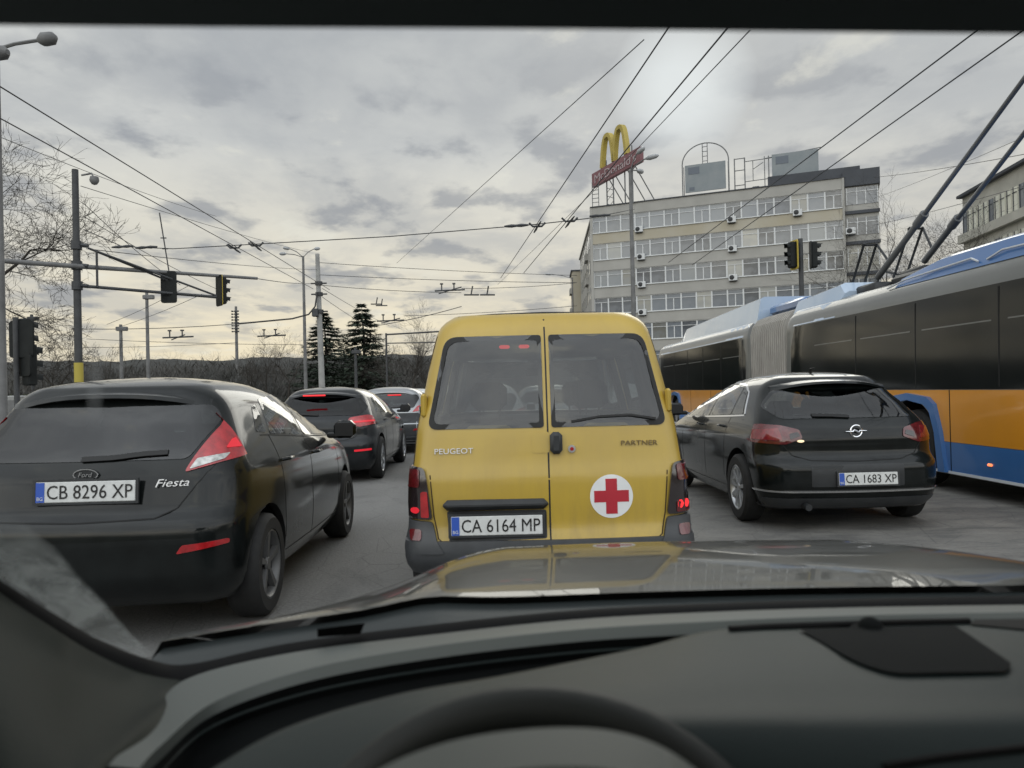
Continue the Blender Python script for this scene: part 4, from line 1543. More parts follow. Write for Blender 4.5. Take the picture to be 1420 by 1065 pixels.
    for cx in (-1, 1):
        pts = []
        a_w = sl_ * .128
        for i in range(21):
            u = -1 + 2 * i / 20
            w2 = a_w * (abs(u) ** .62) * (1 if u > 0 else -1)
            z = 3.7 * (1 - abs(u) ** 1.9)
            pts.append((cx * a_w * 1.02 + w2 - sl_ * .03, z))
        out = MB()
        vs, fs = [], []
        for i, (x, z) in enumerate(pts):
            p0, p1 = pts[max(i - 1, 0)], pts[min(i + 1, 20)]
            tx, tz = p1[0] - p0[0], p1[1] - p0[1]
            l_ = math.hypot(tx, tz)
            nx, nz = -tz / l_ * .25, tx / l_ * .25
            for s_, yy in ((1, -.3), (1, .3), (-1, .3), (-1, -.3)):
                vs.append((x + nx * s_, yy, bz + .95 + z + nz * s_))
        for i in range(20):
            for k in range(4):
                fs.append([i * 4 + k, i * 4 + (k + 1) % 4, i * 4 + 4 + (k + 1) % 4, i * 4 + 4 + k])
        fs += [[0, 1, 2, 3], [80, 81, 82, 83]]
        out.add(vs, fs)
        obj('arch', out, 'arch_yellow', sg, 40)
    st = MB()
    for x in (-sl_ * .26, -sl_ * .12, sl_ * .12, sl_ * .27):
        st.tube([(x, .35, -.1), (x, .35, bz + 1.9)], .09, 5)
        st.tube([(x, 3.6, 0), (x, .4, bz)], .07, 5)
    for z in (.6, 1.6, 2.6):
        if z < bz - .8:
            st.tube([(-sl_ * .27, .35, z), (-sl_ * .12, .35, z + .7)], .04, 4)
            st.tube([(-sl_ * .12, .35, z), (-sl_ * .27, .35, z + .7)], .04, 4)
    obj('support_frame', st, 'steel', sg, 50)
    # billboards
    M['board_grey'] = mat('weathered billboard', (.20, .23, .245), .6, col2=(.26, .28, .29), vscale=.5)
    M['board_mark'] = mat('faded billboard print', (.13, .15, .18), .6)

    def board(px0, px1, py0, py1, lab, arch):
        d = 93 - 11 * ((px0 + px1) / 2 - 822) / 347 + .8
        p0, p1 = P(px0, py1, d), P(px1, py0, d)
        w, h = (p1 - p0).x, (p1 - p0).z
        c_ = (p0 + p1) / 2
        o = thing('billboard', lab, 'billboard', (c_.x, d, H), rot)
        zc = c_.z - H
        pn = obj('panel', MB().box((0, 0, zc), (w * 1.08, .18, h)), 'board_grey', o, None)
        obj('print', MB().box((-w * .3, -.1, zc + h * .28), (w * .3, .03, h * .26)), 'board_mark', pn, None)
        obj('print', MB().box((-w * .36, -.1, zc - h * .38), (w * .14, .03, h * .12)), 'board_mark', pn, None)
        f = MB()
        if arch:
            W2 = w * .62
            for s_ in (-1, 1):
                f.tube([(s_ * W2, .1, -.1), (s_ * W2, .1, zc + h * .55)], .07, 5)
                f.tube([(s_ * W2 * .96, .5, -.1), (s_ * W2 * .96, .5, zc + h * .5)], .05, 5)
            f.tube([(W2 * math.cos(a), .1, zc + h * .55 + W2 * .85 * math.sin(a)) for a in [math.pi * i / 18 for i in range(19)]], .07, 5)
            for s_ in (-.28, .28):
                f.tube([(s_, .1, zc + h * .5), (s_, .1, zc + h * .55 + W2 * .82)], .05, 5)
            for q in range(4):
                f.tube([(-.28, .1, zc + h * .6 + q * .55), (.28, .1, zc + h * .6 + q * .55)], .04, 4)
        else:
            f.tube([(w * .52, .1, -.1), (w * .52, .1, zc + h * .5)], .06, 5)
            f.tube([(0, .1, -.1), (0, .1, zc - h * .5)], .05, 5)
            f.tube([(-w * .62, .1, -.1), (-w * .62, .1, zc + h * .5)], .06, 5)
            f.tube([(-w * .72, .1, -.1), (-w * .72, .1, zc + h * .5)], .05, 5)
            f.tube([(-w * 1.2, .1, -.1), (-w * 1.2, .1, zc + h * .55)], .07, 5)
            f.tube([(-w * 1.45, .1, -.1), (-w * 1.45, .1, zc + h * .55)], .07, 5)
            for z in (zc + h * .53, zc + h * .12, zc - h * .4):
                f.tube([(-w * 1.45, .1, z), (-w * 1.2, .1, z)], .05, 4)
            for z in (zc + h * .4, zc - h * .3, zc - h * .6):
                f.tube([(-w * 1.2, .1, z), (-w * .5, .1, z + .05)], .045, 4)
            f.tube([(-w * 1.0, .1, zc + h * .1), (-w * .75, .1, zc + h * .3)], .04, 4)
            f.tube([(-w * 1.0, .1, zc - h * .3), (-w * 1.0, .1, zc + h * .4)], .04, 4)
            f.tube([(-w * .7, .1, zc + h * .42), (w * .6, .1, zc + h * .55)], .045, 4)
        obj('frame', f, 'steel', o, 50)
    board(953, 1003, 226, 265, 'grey billboard inside a round-topped steel frame on the office roof', True)
    board(1075, 1130, 210, 252, 'grey billboard beside an open steel lattice on the office roof', False)
    # fire ladder frame at the left corner
    f = MB()
    for x in (-.3, .5):
        f.tube([(x, 1.2, H - 1), (x, 1.2, H + 3.4)], .05, 4)
    for k in range(8):
        f.tube([(-.3, 1.2, H - .6 + k * .5), (.5, 1.2, H - .6 + k * .5)], .04, 4)
    lo = obj('roof_ladder', f, 'steel', t, 50)


def build_right_block():
    M['pale_panel'] = mat('pale curtain panel', (.78, .77, .66), .6, col2=(.62, .63, .56), vscale=.4)
    p, q = P(1333, 280, 70), P(1425, 236, 58.5)
    a, b = Vector((p.x, 70, 0)), Vector((q.x, 58.5, 0))
    ax = b - a
    L = ax.length * 1.3
    rot = math.atan2(ax.y, ax.x)
    Hh = p.z + .3
    t = thing('office_building', 'pale low block with bright windows at the right edge beyond the trolleybus', 'building', a, rot)
    M['pale_wall'] = mat('pale stone facing', (.46, .45, .40), .85, var=.12, vscale=.4)
    obj('wall', MB().box((L / 2, 4.1, Hh / 2), (L, 8, Hh)), 'pale_wall', t, None)
    obj('roof', MB().box((L / 2, 3.9, Hh + .12), (L + .4, 8.5, .24)), 'roof_dark', t, None)
    n = 15
    w = L / n
    for fl in range(4):
        z = Hh - 2.35 - fl * 3.5
        g = MB()
        for i in range(n):
            o = obj('window', MB().box((w * (i + .5), .06, z), (w - .3, .1, 1.9)), 'pale_panel' if (i * 7 + fl * 3) % 5 else 'office_glass', t, None)
            f = MB().box((w * (i + .5) - w * .18, -.01, z), (.07, .05, 1.9)).box((w * (i + .5), -.012, z + .5), (w - .3, .045, .06))
            obj('frame', f, 'roof_dark', o, None)
        obj('ledge', MB().box((L / 2, -.2, z - 1.45), (L, .4, .75)), 'pale_wall', t, None)


build_ground()
build_trees()
build_office()
build_right_block()


# ------------------------------------------------------------------ trolleybus
def build_bus():
    M['bus_blue'] = mat('bus blue', (.035, .13, .34), .3, 0, .8, var=.08, vscale=1)
    M['bus_orange'] = mat('bus orange', (.62, .25, .012), .35, 0, .6, var=.08, vscale=.8)
    M['bus_silver'] = mat('bus cantrail silver', (.13, .135, .13), .42, .2, .5, var=.12, vscale=.5)
    M['bus_pale'] = mat('bus pale blue panel and reflection', (.34, .45, .60), .22, 0, 1.0, col2=(.48, .56, .66), vscale=.5)
    M['bus_glass'] = mat('bus window band', (.008, .010, .010), .09, 0, 0, rvar=.03, spec=.32)
    M['bellows'] = mat('bellows rubber', (.30, .285, .26), .8, col2=(.38, .36, .33), vscale=3)
    M['white_trim'] = mat('white trim', (.62, .65, .68), .4)
    yaw = R(1.0)
    W = 1.27
    t = thing('trolleybus', 'blue and orange articulated trolleybus with raised poles on its roof', 'trolleybus', (5.16 + W, 6.0, 0), yaw)

    def section(L, z0=.22, rear=True):
        return dict(z=[z0, .3, .5, 1.2, 2.33, 2.5, 2.62, 2.68], yr=[.04, 0, 0, 0, .03, .06, .12, .2], yf=[L - .04, L, L, L, L - .03, L - .06, L - .12, L - .2],
                    hw=[W, W, W, W, W - .02, W - .07, W - .16, W - .28], r=.16, bow=.03, tr=0.0, tf=0.0, rf=.16, bowf=.03, crown=.06, smooth=0, ns=40)
    y1, y2, y3 = 8.25, 10.1, 19.5
    for nm, ya, yb in (('rear_section', 0, y1), ('front_section', y2, y3)):
        sp = section(yb - ya)
        mb = shell(sp)
        bv = bvh_of(mb)
        me = to_mesh('shell', mb, ['bus_silver'])
        cuts = []
        wy = (3.85,) if ya == 0 else (1.6, 6.8)
        for y in wy:
            for s in (-1, 1):
                c = MB().lathe([(1e-3, .85), (.60, .85), (.60, 1.6), (1e-3, 1.6)], 30, Matrix.Translation((0, y, .48)) @ (Matrix.Rotation(math.pi, 4, 'Z') if s < 0 else Matrix.Identity(4)), 'X')
                cuts.append((c, 'seal'))
        me = boolean(me, cuts)
        s_o = obj(nm, me, None, t, 35, (0, ya, 0))
        L = yb - ya

        def clip(poly):          # leave the wheel arches open
            return poly
        for ax in ('left', 'right'):
            # orange and blue livery, window band
            def side_band(z0, z1, mt, n, off):
                m = MB()
                ys = [0.1]
                for y in wy:
                    ys += [y - .66, y + .66]
                ys.append(L - .1)
                for i in range(0, len(ys), 2):
                    if ys[i + 1] - ys[i] > .1:
                        patch(bv, [(ys[i], z0), (ys[i + 1], z0), (ys[i + 1], z1), (ys[i], z1)], ax, off, .6, .004, m)
                for y in wy:          # over the arches
                    top = [(y + .66 * math.cos(a), .48 + .66 * math.sin(a)) for a in [math.pi * k / 14 for k in range(15)]]
                    top = [(yy, max(zz, z0)) for yy, zz in top]
                    if z1 > .48 + .7:
                        pl = [(y - .66, z1)] + [(y - .66, z0)] + [q for q in top[::-1]][1:-1] + [(y + .66, z0), (y + .66, z1)]
                        pl = pl[::-1]
                        patch(bv, pl, ax, off, .3, .004, m)
                return obj(n, m, mt, s_o, 30)
            side_band(.60, 1.205, 'bus_orange', 'orange_panel', .005)
            side_band(.25, .595, 'bus_blue', 'blue_skirt', .005)
            wb = patch(bv, [(.08, 1.215), (L - .08, 1.215), (L - .08, 2.33), (.08, 2.33)], ax, .006, .5, .004)
            wob = obj('window_band', wb, 'bus_glass', s_o, 30)
            k = 0
            y = .6
            while y + 1.5 < L:
                h = patch(bv, strip_poly([(y, 1.95), (y + 1.35, 1.95)], .016), ax, .010, .4, .004)
                obj('window_bar', h, 'bus_silver', wob)
                g = patch(bv, strip_poly([(y - .12, 1.24), (y - .12, 2.3)], .02), ax, .008, .5, .004)
                obj('panel_gap', g, 'seam', wob)
                y += 1.62
                k += 1
            up = patch(bv, [(L - 2.2 if ya == 0 else .1, 2.345), (L - .1, 2.345), (L - .1, 2.62), (L - 1.75 if ya == 0 else .1, 2.62)], ax, .005, .4, .004)
            obj('roof_side_panel', up, 'bus_pale', s_o, 30)  # rear section: pale blue reflection put into the panel colour
            tr = patch(bv, strip_poly([(.1, .245), (L - .1, .245)], .03), ax, .012, .6, .004)
            obj('skirt_trim', tr, 'white_trim', s_o)
            for y in ([1.2, 3.0] if ya == 0 else [3.0, 5.0, 8.2]):
                obj('panel_gap', patch(bv, strip_poly([(y, .26), (y, 1.205)], .014), ax, .008, .3, .004), 'seam', s_o)
            for y in ([2.28, 4.9] if ya == 0 else [3.6]):
                hh = bv.ray_cast(AX[ax](y, .40, RAY[ax][0]), RAY[ax][1])[0]
                s = -1 if ax == 'left' else 1
                obj('side_marker', MB().box((hh.x + s * .012, y, .40), (.03, .07, .03), bev=.01), 'lit_amber', s_o)
            for y in wy:
                s = -1 if ax == 'left' else 1
                make_wheel(s_o, s * (W - .17), y, .48, s, .28, 'steel_rim', 5)
                # flared blue arch trim
                arc = MB()
                rows = []
                prof = [(y - .80, .24), (y - .70, .72), (y - .58, 1.04), (y - .45, 1.12), (y, 1.17), (y + .45, 1.12), (y + .58, 1.04), (y + .70, .72), (y + .80, .24)]
                inn = [(y - .66, .24), (y - .60, .70), (y - .50, .95), (y - .38, 1.03), (y, 1.08), (y + .38, 1.03), (y + .50, .95), (y + .60, .70), (y + .66, .24)]
                for (u, v), (u2, v2) in zip(prof, inn):
                    rows.append([Vector((s * (W - .02), u, v)), Vector((s * (W + .055), u, v)), Vector((s * (W + .06), u2, v2)), Vector((s * (W - .06), u2, v2))])
                arc.grid(rows)
                obj('arch_trim', arc, 'bus_blue', s_o, 30)
    # bellows with pleats; groove shade put into the colour
    m = MB()
    rows = []
    NP = 18
    seq = []
    for i in range(NP):
        seq += [(i / NP, -.07), ((i + .12) / NP, -.01), ((i + .62) / NP, -.01), ((i + .72) / NP, -.07)]
    seq.append((1.0, -.07))
    for u, o in seq:
        y = y1 - .05 + (y2 - y1 + .1) * u
        w, h = W + o - .02, 2.74 + o
        pr = [(-w, .35), (-w, 1.4), (-w, 2.35), (-w + .05, 2.52), (-w + .16, 2.66), (-w + .35, h), (0, h + .05), (w - .35, h), (w - .16, 2.66), (w - .05, 2.52), (w, 2.35), (w, 1.4), (w, .35)]
        rows.append([Vector((x, y, z)) for x, z in pr])
    m.grid(rows)
    m.m = [1 if (k // 12) % 4 in (2, 3) else 0 for k in range(len(m.f))]
    obj('bellows', m, ['bellows', 'seal'], t, 20)
    bx = MB().box((0, (y1 + y2) / 2, 2.84), (1.7, y2 - y1 - .1, .2), bev=.05)
    obj('bellows_cover', bx, 'bus_blue', t, 40)

    # roof shrouds
    def shroud(prof, x0=-1.09, x1=1.09, mt='bus_pale', nm='roof_shroud', tilt=.10):
        mbs = MB()
        n = len(prof)
        base = [(y, 2.60) for y, z in prof]
        rows = []
        for x, ins in ((x0, 0), (x0 + tilt * .4, .05), (x0 + tilt, .02), (x1 - tilt, .02), (x1 - tilt * .4, .05), (x1, 0)):
            pass
        rows.append([Vector((x0, y, 2.58)) for y, z in prof])
        rows.append([Vector((x0 + tilt, y, z - .04)) for y, z in prof])
        rows.append([Vector((x0 + tilt + .08, y, z)) for y, z in prof])
        rows.append([Vector((x1 - tilt - .08, y, z)) for y, z in prof])
        rows.append([Vector((x1 - tilt, y, z - .04)) for y, z in prof])
        rows.append([Vector((x1, y, 2.58)) for y, z in prof])
        mbs.grid(rows)
        a = len(prof)
        mbs.f.append([k * a for k in range(6)])
        mbs.m.append(0)
        mbs.f.append([k * a + a - 1 for k in range(6)][::-1])
        mbs.m.append(0)
        return obj(nm, mbs, mt, t, 30)
    shroud([(y2 + .05, 3.16), (y2 + 3.0, 3.10), (y2 + 6.4, 3.02), (y2 + 7.0, 2.74), (y2 + 7.8, 2.68)], mt='bus_pale')
    shroud([(y1 - 2.0, 2.78), (y1 - 1.85, 2.93), (y1 - .1, 2.86)], mt='bus_pale')
    shroud([(.25, 2.83), (2.2, 2.86), (3.5, 2.85), (4.4, 2.74)], mt='bus_blue', x0=-1.15, x1=1.15)
    for s in (-1,):
        ln = MB().tube([(s * 1.145, .4, 2.66), (s * 1.135, 2.2, 2.70), (s * 1.14, 2.45, 2.64)], .012, 5)
        ln.tube([(s * 1.145, 2.6, 2.64), (s * 1.13, 2.75, 2.70), (s * 1.13, 4.2, 2.66), (s * 1.15, 4.6, 2.60)], .012, 5)
        obj('roof_trim', ln, 'white_trim', t, 40)
    eq = MB().box((.2, 5.2, 2.8), (1.5, 1.0, .22), bev=.05)
    obj('pole_base', eq, 'plastic', t, 40)
    inv = Matrix.Rotation(-yaw, 4, 'Z') @ Matrix.Translation((-(5.16 + W), -6.0, 0))
    for (bp, d0, ep, d1) in (((1217, 385), 11.9, (1424, 104), 8.55), ((1282, 362), 11.9, (1424, 180), 8.9)):
        a = inv @ P(*bp, d0)
        e = inv @ P(*ep, d1)
        dr = (e - a)
        far = a + dr * 1.75
        mid = a + dr * .36
        ob = MB().tube([a, mid], [.05, .042], 8)
        ob.tube([mid - dr.normalized() * .12, mid + dr.normalized() * .12], .062, 8)
        ob.tube([mid, far], [.034, .022], 8)
        po = obj('trolley_pole', ob, 'steel_blue' if 'steel_blue' in M else 'steel', t, 50)
        up = dr.normalized()
        sp_ = MB()
        b0 = a + Vector((0, .75, -.05))
        for dx in (-.10, .10):
            sp_.tube([b0 + Vector((dx, 0, -.1)), b0 + Vector((dx, -.55, .62))], .022, 6)
        sp_.tube([b0 + Vector((-.12, -.52, .60)), b0 + Vector((.12, -.52, .60)), a + dr * .1 + Vector((0, 0, .02))], .02, 5)
        sp_.tube([b0 + Vector((-.16, .05, -.25)), b0 + Vector((-.2, .35, -.12)), b0 + Vector((-.12, .25, .05)), b0 + Vector((-.05, -.3, -.12))], .018, 6)
        sp_.box(a + Vector((0, .1, -.2)), (.34, .7, .22), bev=.04)
        obj('pole_spring', sp_, 'plastic', po, 50)
    rb = MB().box((0, y3 - .02, 1.5), (2.0, .05, 1.3))
    obj('windscreen', rb, 'bus_glass', t, None)


build_bus()


# ------------------------------------------------------------------ street furniture
M['pole_dark'] = mat('dark painted pole', (.045, .047, .05), .6, var=.25, vscale=3)
M['pole_grey'] = mat('weathered grey pole', (.15, .15, .15), .7, var=.25, vscale=2)
M['concrete'] = mat('concrete pole', (.30, .30, .29), .9, var=.2, vscale=1.5)
M['wire'] = mat('overhead wire', (.03, .03, .032), .6)
M['sig_black'] = mat('signal housing', (.014, .016, .016), .6, var=.2, vscale=5, spec=.2)
M['sig_yellow'] = mat('yellow signal border', (.48, .36, .05), .6)
M['lamp_glass'] = mat('lamp bowl', (.35, .36, .37), .3)
M['yellow_band'] = mat('faded yellow band', (.42, .34, .06), .7)


def signal_head(parent, c, yaw, back_only=False, name='signal_head', plate=(.52, 1.06), border=False):
    xf = Matrix.Translation(c) @ Matrix.Rotation(yaw, 4, 'Z')
    b = MB()
    pl = round_poly([(-plate[0] / 2, -plate[1] / 2), (plate[0] / 2, -plate[1] / 2), (plate[0] / 2, plate[1] / 2), (-plate[0] / 2, plate[1] / 2)], .09, 4)
    mk = lambda u, v, w: xf @ Vector((u, w, v))
    b.prism(pl, mk, -.02, .02)
    o = obj(name, b, 'sig_black', parent, 30, world_space=True)
    h = MB()
    h.box((0, -.11, 0), (.30, .2, .92), xf=xf, bev=.03)
    obj('housing', h, 'sig_black', o, 30, world_space=True)
    for k in range(3):
        v = MB()
        rows = []
        z = .3 - .3 * k
        for i in range(9):
            a = math.pi * (-.08 + 1.16 * i / 8)
            rows.append([xf @ Vector((.12 * math.cos(a), -.2, z + .12 * math.sin(a))), xf @ Vector((.12 * math.cos(a), -.42 + .09 * abs(math.cos(a)), z + .12 * math.sin(a) - .02)),
                         xf @ Vector((.112 * math.cos(a), -.42 + .09 * abs(math.cos(a)), z + .112 * math.sin(a) - .02)), xf @ Vector((.112 * math.cos(a), -.2, z + .112 * math.sin(a)))])
        v.grid(rows)
        obj('visor', v, 'sig_black', o, 40, world_space=True)
    if border:
        e = MB()
        ins = inset_poly(pl, .055)
        n = len(pl)
        for i in range(n):
            j = (i + 1) % n
            e.add([mk(*pl[i], -.024), mk(*pl[j], -.024), mk(*ins[j], -.026), mk(*ins[i], -.026), mk(*[q * 1.01 for q in pl[i]], .0), mk(*[q * 1.01 for q in pl[j]], .0)], [[0, 1, 2, 3], [0, 4, 5, 1]])
        obj('yellow_border', e, 'sig_yellow', o, None, world_space=True)
    return o


def lamp_head(mb, p, d, L=.75):
    d = Vector(d).normalized()
    q = Vector(p)
    mb.tube([q, q + d * L * .15, q + d * L * .35, q + d * L * .8, q + d * L], [.04, .09, .14, .13, .05], 8)


def build_gantry():
    D = 24.0
    b = P(110, 560, D)
    t = thing('signal_gantry', 'dark pole and truss arm carrying two traffic lights at the left', 'traffic light', (b.x, b.y, 0))
    top = P(108, 235, D)
    obj('pole', MB().tube([(b.x, D, 0), (b.x, D, top.z)], [.125, .095], 12), 'pole_dark', t, 50, world_space=True)
    zb = P(113, 505, D).z
    obj('warning_band', MB().tube([(b.x, D, P(113, 530, D).z), (b.x, D, P(113, 503, D).z)], .132, 12), 'yellow_band', t, 50, world_space=True)
    a0, a1 = P(-60, 361, 22), P(357, 387, 27.2)
    a0.z = a1.z = P(110, 370, D).z
    arm = MB().tube([(b.x + (a0.x - b.x), a0.y, a0.z), (b.x, D - .16, a0.z), a1], [.075, .075, .05], 10)
    obj('mast_arm', arm, 'pole_grey', t, 50, world_space=True)
    lo0, lo1 = P(120, 397, D), P(300, 412, 26.2)
    m = MB().tube([lo0, lo1], .05, 8)
    hi = P(122, 344, D)
    m.tube([hi, P(300, 410, 26.2)], .035, 6)
    m.tube([hi, P(240, 392, 25.5)], .035, 6)
    m.tube([P(134, 348, 24.1), P(135, 398, 24.1)], .035, 6)
    obj('lower_truss', m, 'pole_dark', t, 50, world_space=True)
    cl = MB()
    for py in (340, 396, 368):
        cl = MB()
        cl.tube([(b.x, D, P(113, py, D).z - .13), (b.x, D, P(113, py, D).z + .13)], .16, 10)
        cl.tube([P(113, py, D), P(122, py + 1, D)], .07, 6)
        obj('clamp', cl, 'pole_dark', t, 50, world_space=True)
    cm = MB()
    q = P(113, 243, D)
    cm.tube([q, q + Vector((.32, 0, .05)), q + Vector((.38, 0, -.08))], .03, 6)
    cm.lathe([(1e-3, .12), (.12, .1), (.14, 0), (.13, -.05), (.08, -.13), (1e-3, -.16)], 14, Matrix.Translation(q + Vector((.4, 0, -.16))))
    obj('dome_camera', cm, 'pole_grey', t, 50, world_space=True)
    mast = MB().tube([P(234, 375, 25.6), P(221, 295, 25.6)], .022, 5)
    for py in (330, 345):
        u = (375 - py) / 80
        mast.tube([P(234 - 13 * u - 4, py, 25.6), P(234 - 13 * u + 4, py, 25.6)], .02, 4)
    obj('arm_aerial', mast, 'pole_dark', t, 50, world_space=True)
    signal_head(t, P(234, 398, 25.4), R(180), name='signal_head')
    signal_head(t, P(304, 403, 26.4), R(132), name='signal_head', border=True)
    return t


def build_median_signal():
    D = 27.5
    b = P(1112, 420, D)
    t = thing('traffic_light', 'two-headed traffic light with a yellow border above the trolleybus roof', 'traffic light', (b.x, D, 0))
    obj('pole', MB().tube([(b.x, D, 0), (b.x, D, P(1112, 331, D).z)], .085, 10), 'pole_dark', t, 50, world_space=True)
    c = P(1101, 354, D)
    signal_head(t, c + Vector((0, -.05, 0)), R(-78), border=True, plate=(.5, 1.05))
    c = P(1128, 354, D)
    signal_head(t, c + Vector((-.12, -.05, 0)), R(80), plate=(.34, .98))
    return t


def street_lamp(label, px, d, pytop, arms, pr=.09, mtl='pole_grey', group=None, name='street_lamp', extra=None, pybase=535):
    b = P(px, pybase, d)
    t = thing(name, label, 'street lamp', (b.x, d, 0), 0, group)
    z = P(px, pytop, d).z
    obj('pole', MB().tube([(b.x, d, 0), (b.x, d, z * .5), (b.x, d, z)], [pr, pr * .85, pr * .6], 10), mtl, t, 50, world_space=True)
    for ax, ay, az, hl in arms:
        m = MB()
        e = Vector((b.x + ax, d + ay, z + az))
        m.tube([(b.x, d, z - .1), (b.x + ax * .5, d + ay * .5, z + az * .6), e], .035, 6)
        ar = obj('lamp_arm', m, mtl, t, 50, world_space=True)
        h = MB()
        lamp_head(h, e, (ax, ay, .02 + az * .2), hl)
        obj('lamp_head', h, 'lamp_glass', ar, 50, world_space=True)
    return t


def build_lamps():
    D = 15.5
    b = P(3, 560, D)
    t = thing('street_lamp', 'grey street lamp with two heads at the left edge of the view', 'street lamp', (b.x, D, 0))
    zt = P(-8, 62, D).z
    obj('pole', MB().tube([(b.x, D, 0), (b.x, D, 4), (b.x, D, zt)], [.10, .085, .06], 12), 'pole_grey', t, 50, world_space=True)
    m = MB().tube([(b.x, D, zt - .1), P(20, 61, D), P(58, 55, D - .1)], .035, 6)
    ar = obj('lamp_arm', m, 'pole_grey', t, 50, world_space=True)
    h = MB()
    lamp_head(h, P(52, 56, D - .1), (1, -.15, .04), .42)
    obj('lamp_head', h, 'pole_grey', ar, 50, world_space=True)
    m = MB().tube([(b.x, D, zt - .1), P(-14, 74, D - 1.0), P(-12, 74, D - 1.4)], .035, 6)
    ar = obj('lamp_arm', m, 'pole_grey', t, 50, world_space=True)
    h = MB()
    lamp_head(h, P(-18, 75, D - 1.4), (1, -.3, -.08), .5)
    obj('lamp_head', h, 'pole_grey', ar, 50, world_space=True)
    street_lamp('double-armed street lamp with the concrete pole on its right', 424, 62, 355, [(-.95, -.3, .55, .55), (.8, .3, .6, .5), (-1.4, .2, .25, .6)], .15)
    street_lamp('tall pole with several lamp arms in front of the office block', 881, 41, 236, [(.75, -.3, .5, .75), (.45, .5, .12, .6), (.3, -.4, .75, .6)], .14, extra=True)
    street_lamp('thin street lamp left of the side houses by the office block', 797, 100, 385, [(-2.6, 0, .5, .9)], .14)
    # concrete catenary pole
    D = 58
    b = P(447, 540, D)
    t = thing('catenary_pole', 'leaning concrete overhead wire pole beside the double-armed lamp', 'pole', (b.x, D, 0))
    tp = P(440, 352, D)
    obj('pole', MB().tube([(b.x, D, 0), (tp.x, D, tp.z)], [.25, .16], 12), 'concrete', t, 50, world_space=True)
    c = MB()
    for py in (393, 408, 432):
        q = P(442 + (py - 393) * .04, py, D)
        c.tube([q + Vector((0, 0, -.14)), q + Vector((0, 0, .14))], .28, 10)
        c.tube([q + Vector((-.6, 0, 0)), q + Vector((.6, 0, 0))], .06, 5)
    obj('bracket', c, 'pole_dark', t, 50, world_space=True)
    obj('feeder_box', MB().box(P(446, 434, D) + Vector((-.4, -.3, 0)), (.45, .4, .6), bev=.05), 'pole_dark', t, 40, world_space=True)
    obj('feeder_cable', MB().tube([P(440, 405, D - .3), P(437, 425, D - .4), P(428, 436, D - .5), P(405, 442, D - .5), P(330, 449, D - 1)], .06, 6), 'wire', t, 50, world_space=True)
    # slim posts and masts in the distance
    for lab, px, d, pt, pb, r_, mt in (('slim grey post with no lamp between the two gantry lights', 206, 60, 406, 540, .16, 'pole_grey'), ('faint lattice post near the far hill', 169, 75, 450, 540, .2, 'pole_grey'),
                                       ('short dark post standing among the twigs of the bare tree', 46, 42, 436, 560, .11, 'pole_dark'), ('dark post carrying a box below the tall spruce', 494, 70, 482, 540, .16, 'pole_dark')):
        b = P(px, pb, d)
        t = thing('post', lab, 'post', (b.x, d, 0))
        obj('shaft', MB().tube([(b.x, d, 0), (b.x, d, P(px, pt, d).z)], [r_, r_ * .75], 8), mt, t, 50, world_space=True)
        q = P(px, pt + 6, d)
        obj('cap', MB().box(q, (r_ * 5, r_ * 2.5, r_ * 2), bev=.03), mt, t, 40, world_space=True)
    D = 120
    b = P(329, 520, D)
    t = thing('floodlight_mast', 'stadium floodlight mast with a tall lamp rack on the horizon', 'floodlight', (b.x, D, 0))
    obj('mast', MB().tube([(b.x, D, 0), (b.x, D, P(327, 425, D).z)], [.3, .2], 8), 'pole_grey', t, 50, world_space=True)
    rk = MB()
    z0, z1 = P(327, 460, D).z, P(327, 432, D).z
    for i in range(8):
        z = z0 + (z1 - z0) * i / 7
        rk.tube([(b.x - .55, D - .3, z), (b.x + .55, D - .3, z)], .05, 4)
        for k in range(3):
            rk.box((b.x - .45 + .45 * k, D - .4, z), (.24, .2, .22))
    obj('lamp_rack', rk, 'pole_dark', t, None, world_space=True)
    # goal-shaped gantry right of the spruce
    D = 66
    b = P(537, 540, D)
    t = thing('sign_gantry', 'thin square sign gantry partly behind the yellow van', 'gantry', (b.x, D, 0))
    m = MB().tube([(b.x, D, 0), (b.x, D, P(537, 462, D).z)], .08, 8)
    m.tube([P(535, 464, D), P(640, 458, D)], .07, 8)
    m.tube([P(537, 476, D), P(640, 474, D)], .05, 6)
    r2 = P(636, 540, D)
    m.tube([(r2.x, D, 0), (r2.x, D, P(637, 458, D).z)], .12, 8)
    obj('frame', m, 'pole_dark', t, 50, world_space=True)
    # signal cluster and cabinet at the left edge
    D = 17
    b = P(24, 580, D)
    t = thing('traffic_light', 'back of a grey traffic light on a short post at the left edge', 'traffic light', (b.x, D, 0))
    obj('pole', MB().tube([(b.x, D, 0), (b.x, D, P(22, 440, D).z)], .06, 10), 'pole_dark', t, 50, world_space=True)
    signal_head(t, P(30, 470, D), R(165), plate=(.66, .82))
    signal_head(t, P(34, 506, D), R(150), plate=(.5, .5))
    b = P(4, 590, 18)
    t = thing('switch_cabinet', 'light grey roadside cabinet beside the lamp pole at the left edge', 'cabinet', (b.x, 18, .1))
    obj('casing', MB().box((b.x, 18, .78), (1.1, .5, 1.35), bev=.03), 'concrete', t, 40, world_space=True)
    obj('door', MB().box((b.x + .1, 17.74, .8), (.8, .02, 1.1)), 'pole_grey', t, 40, world_space=True)


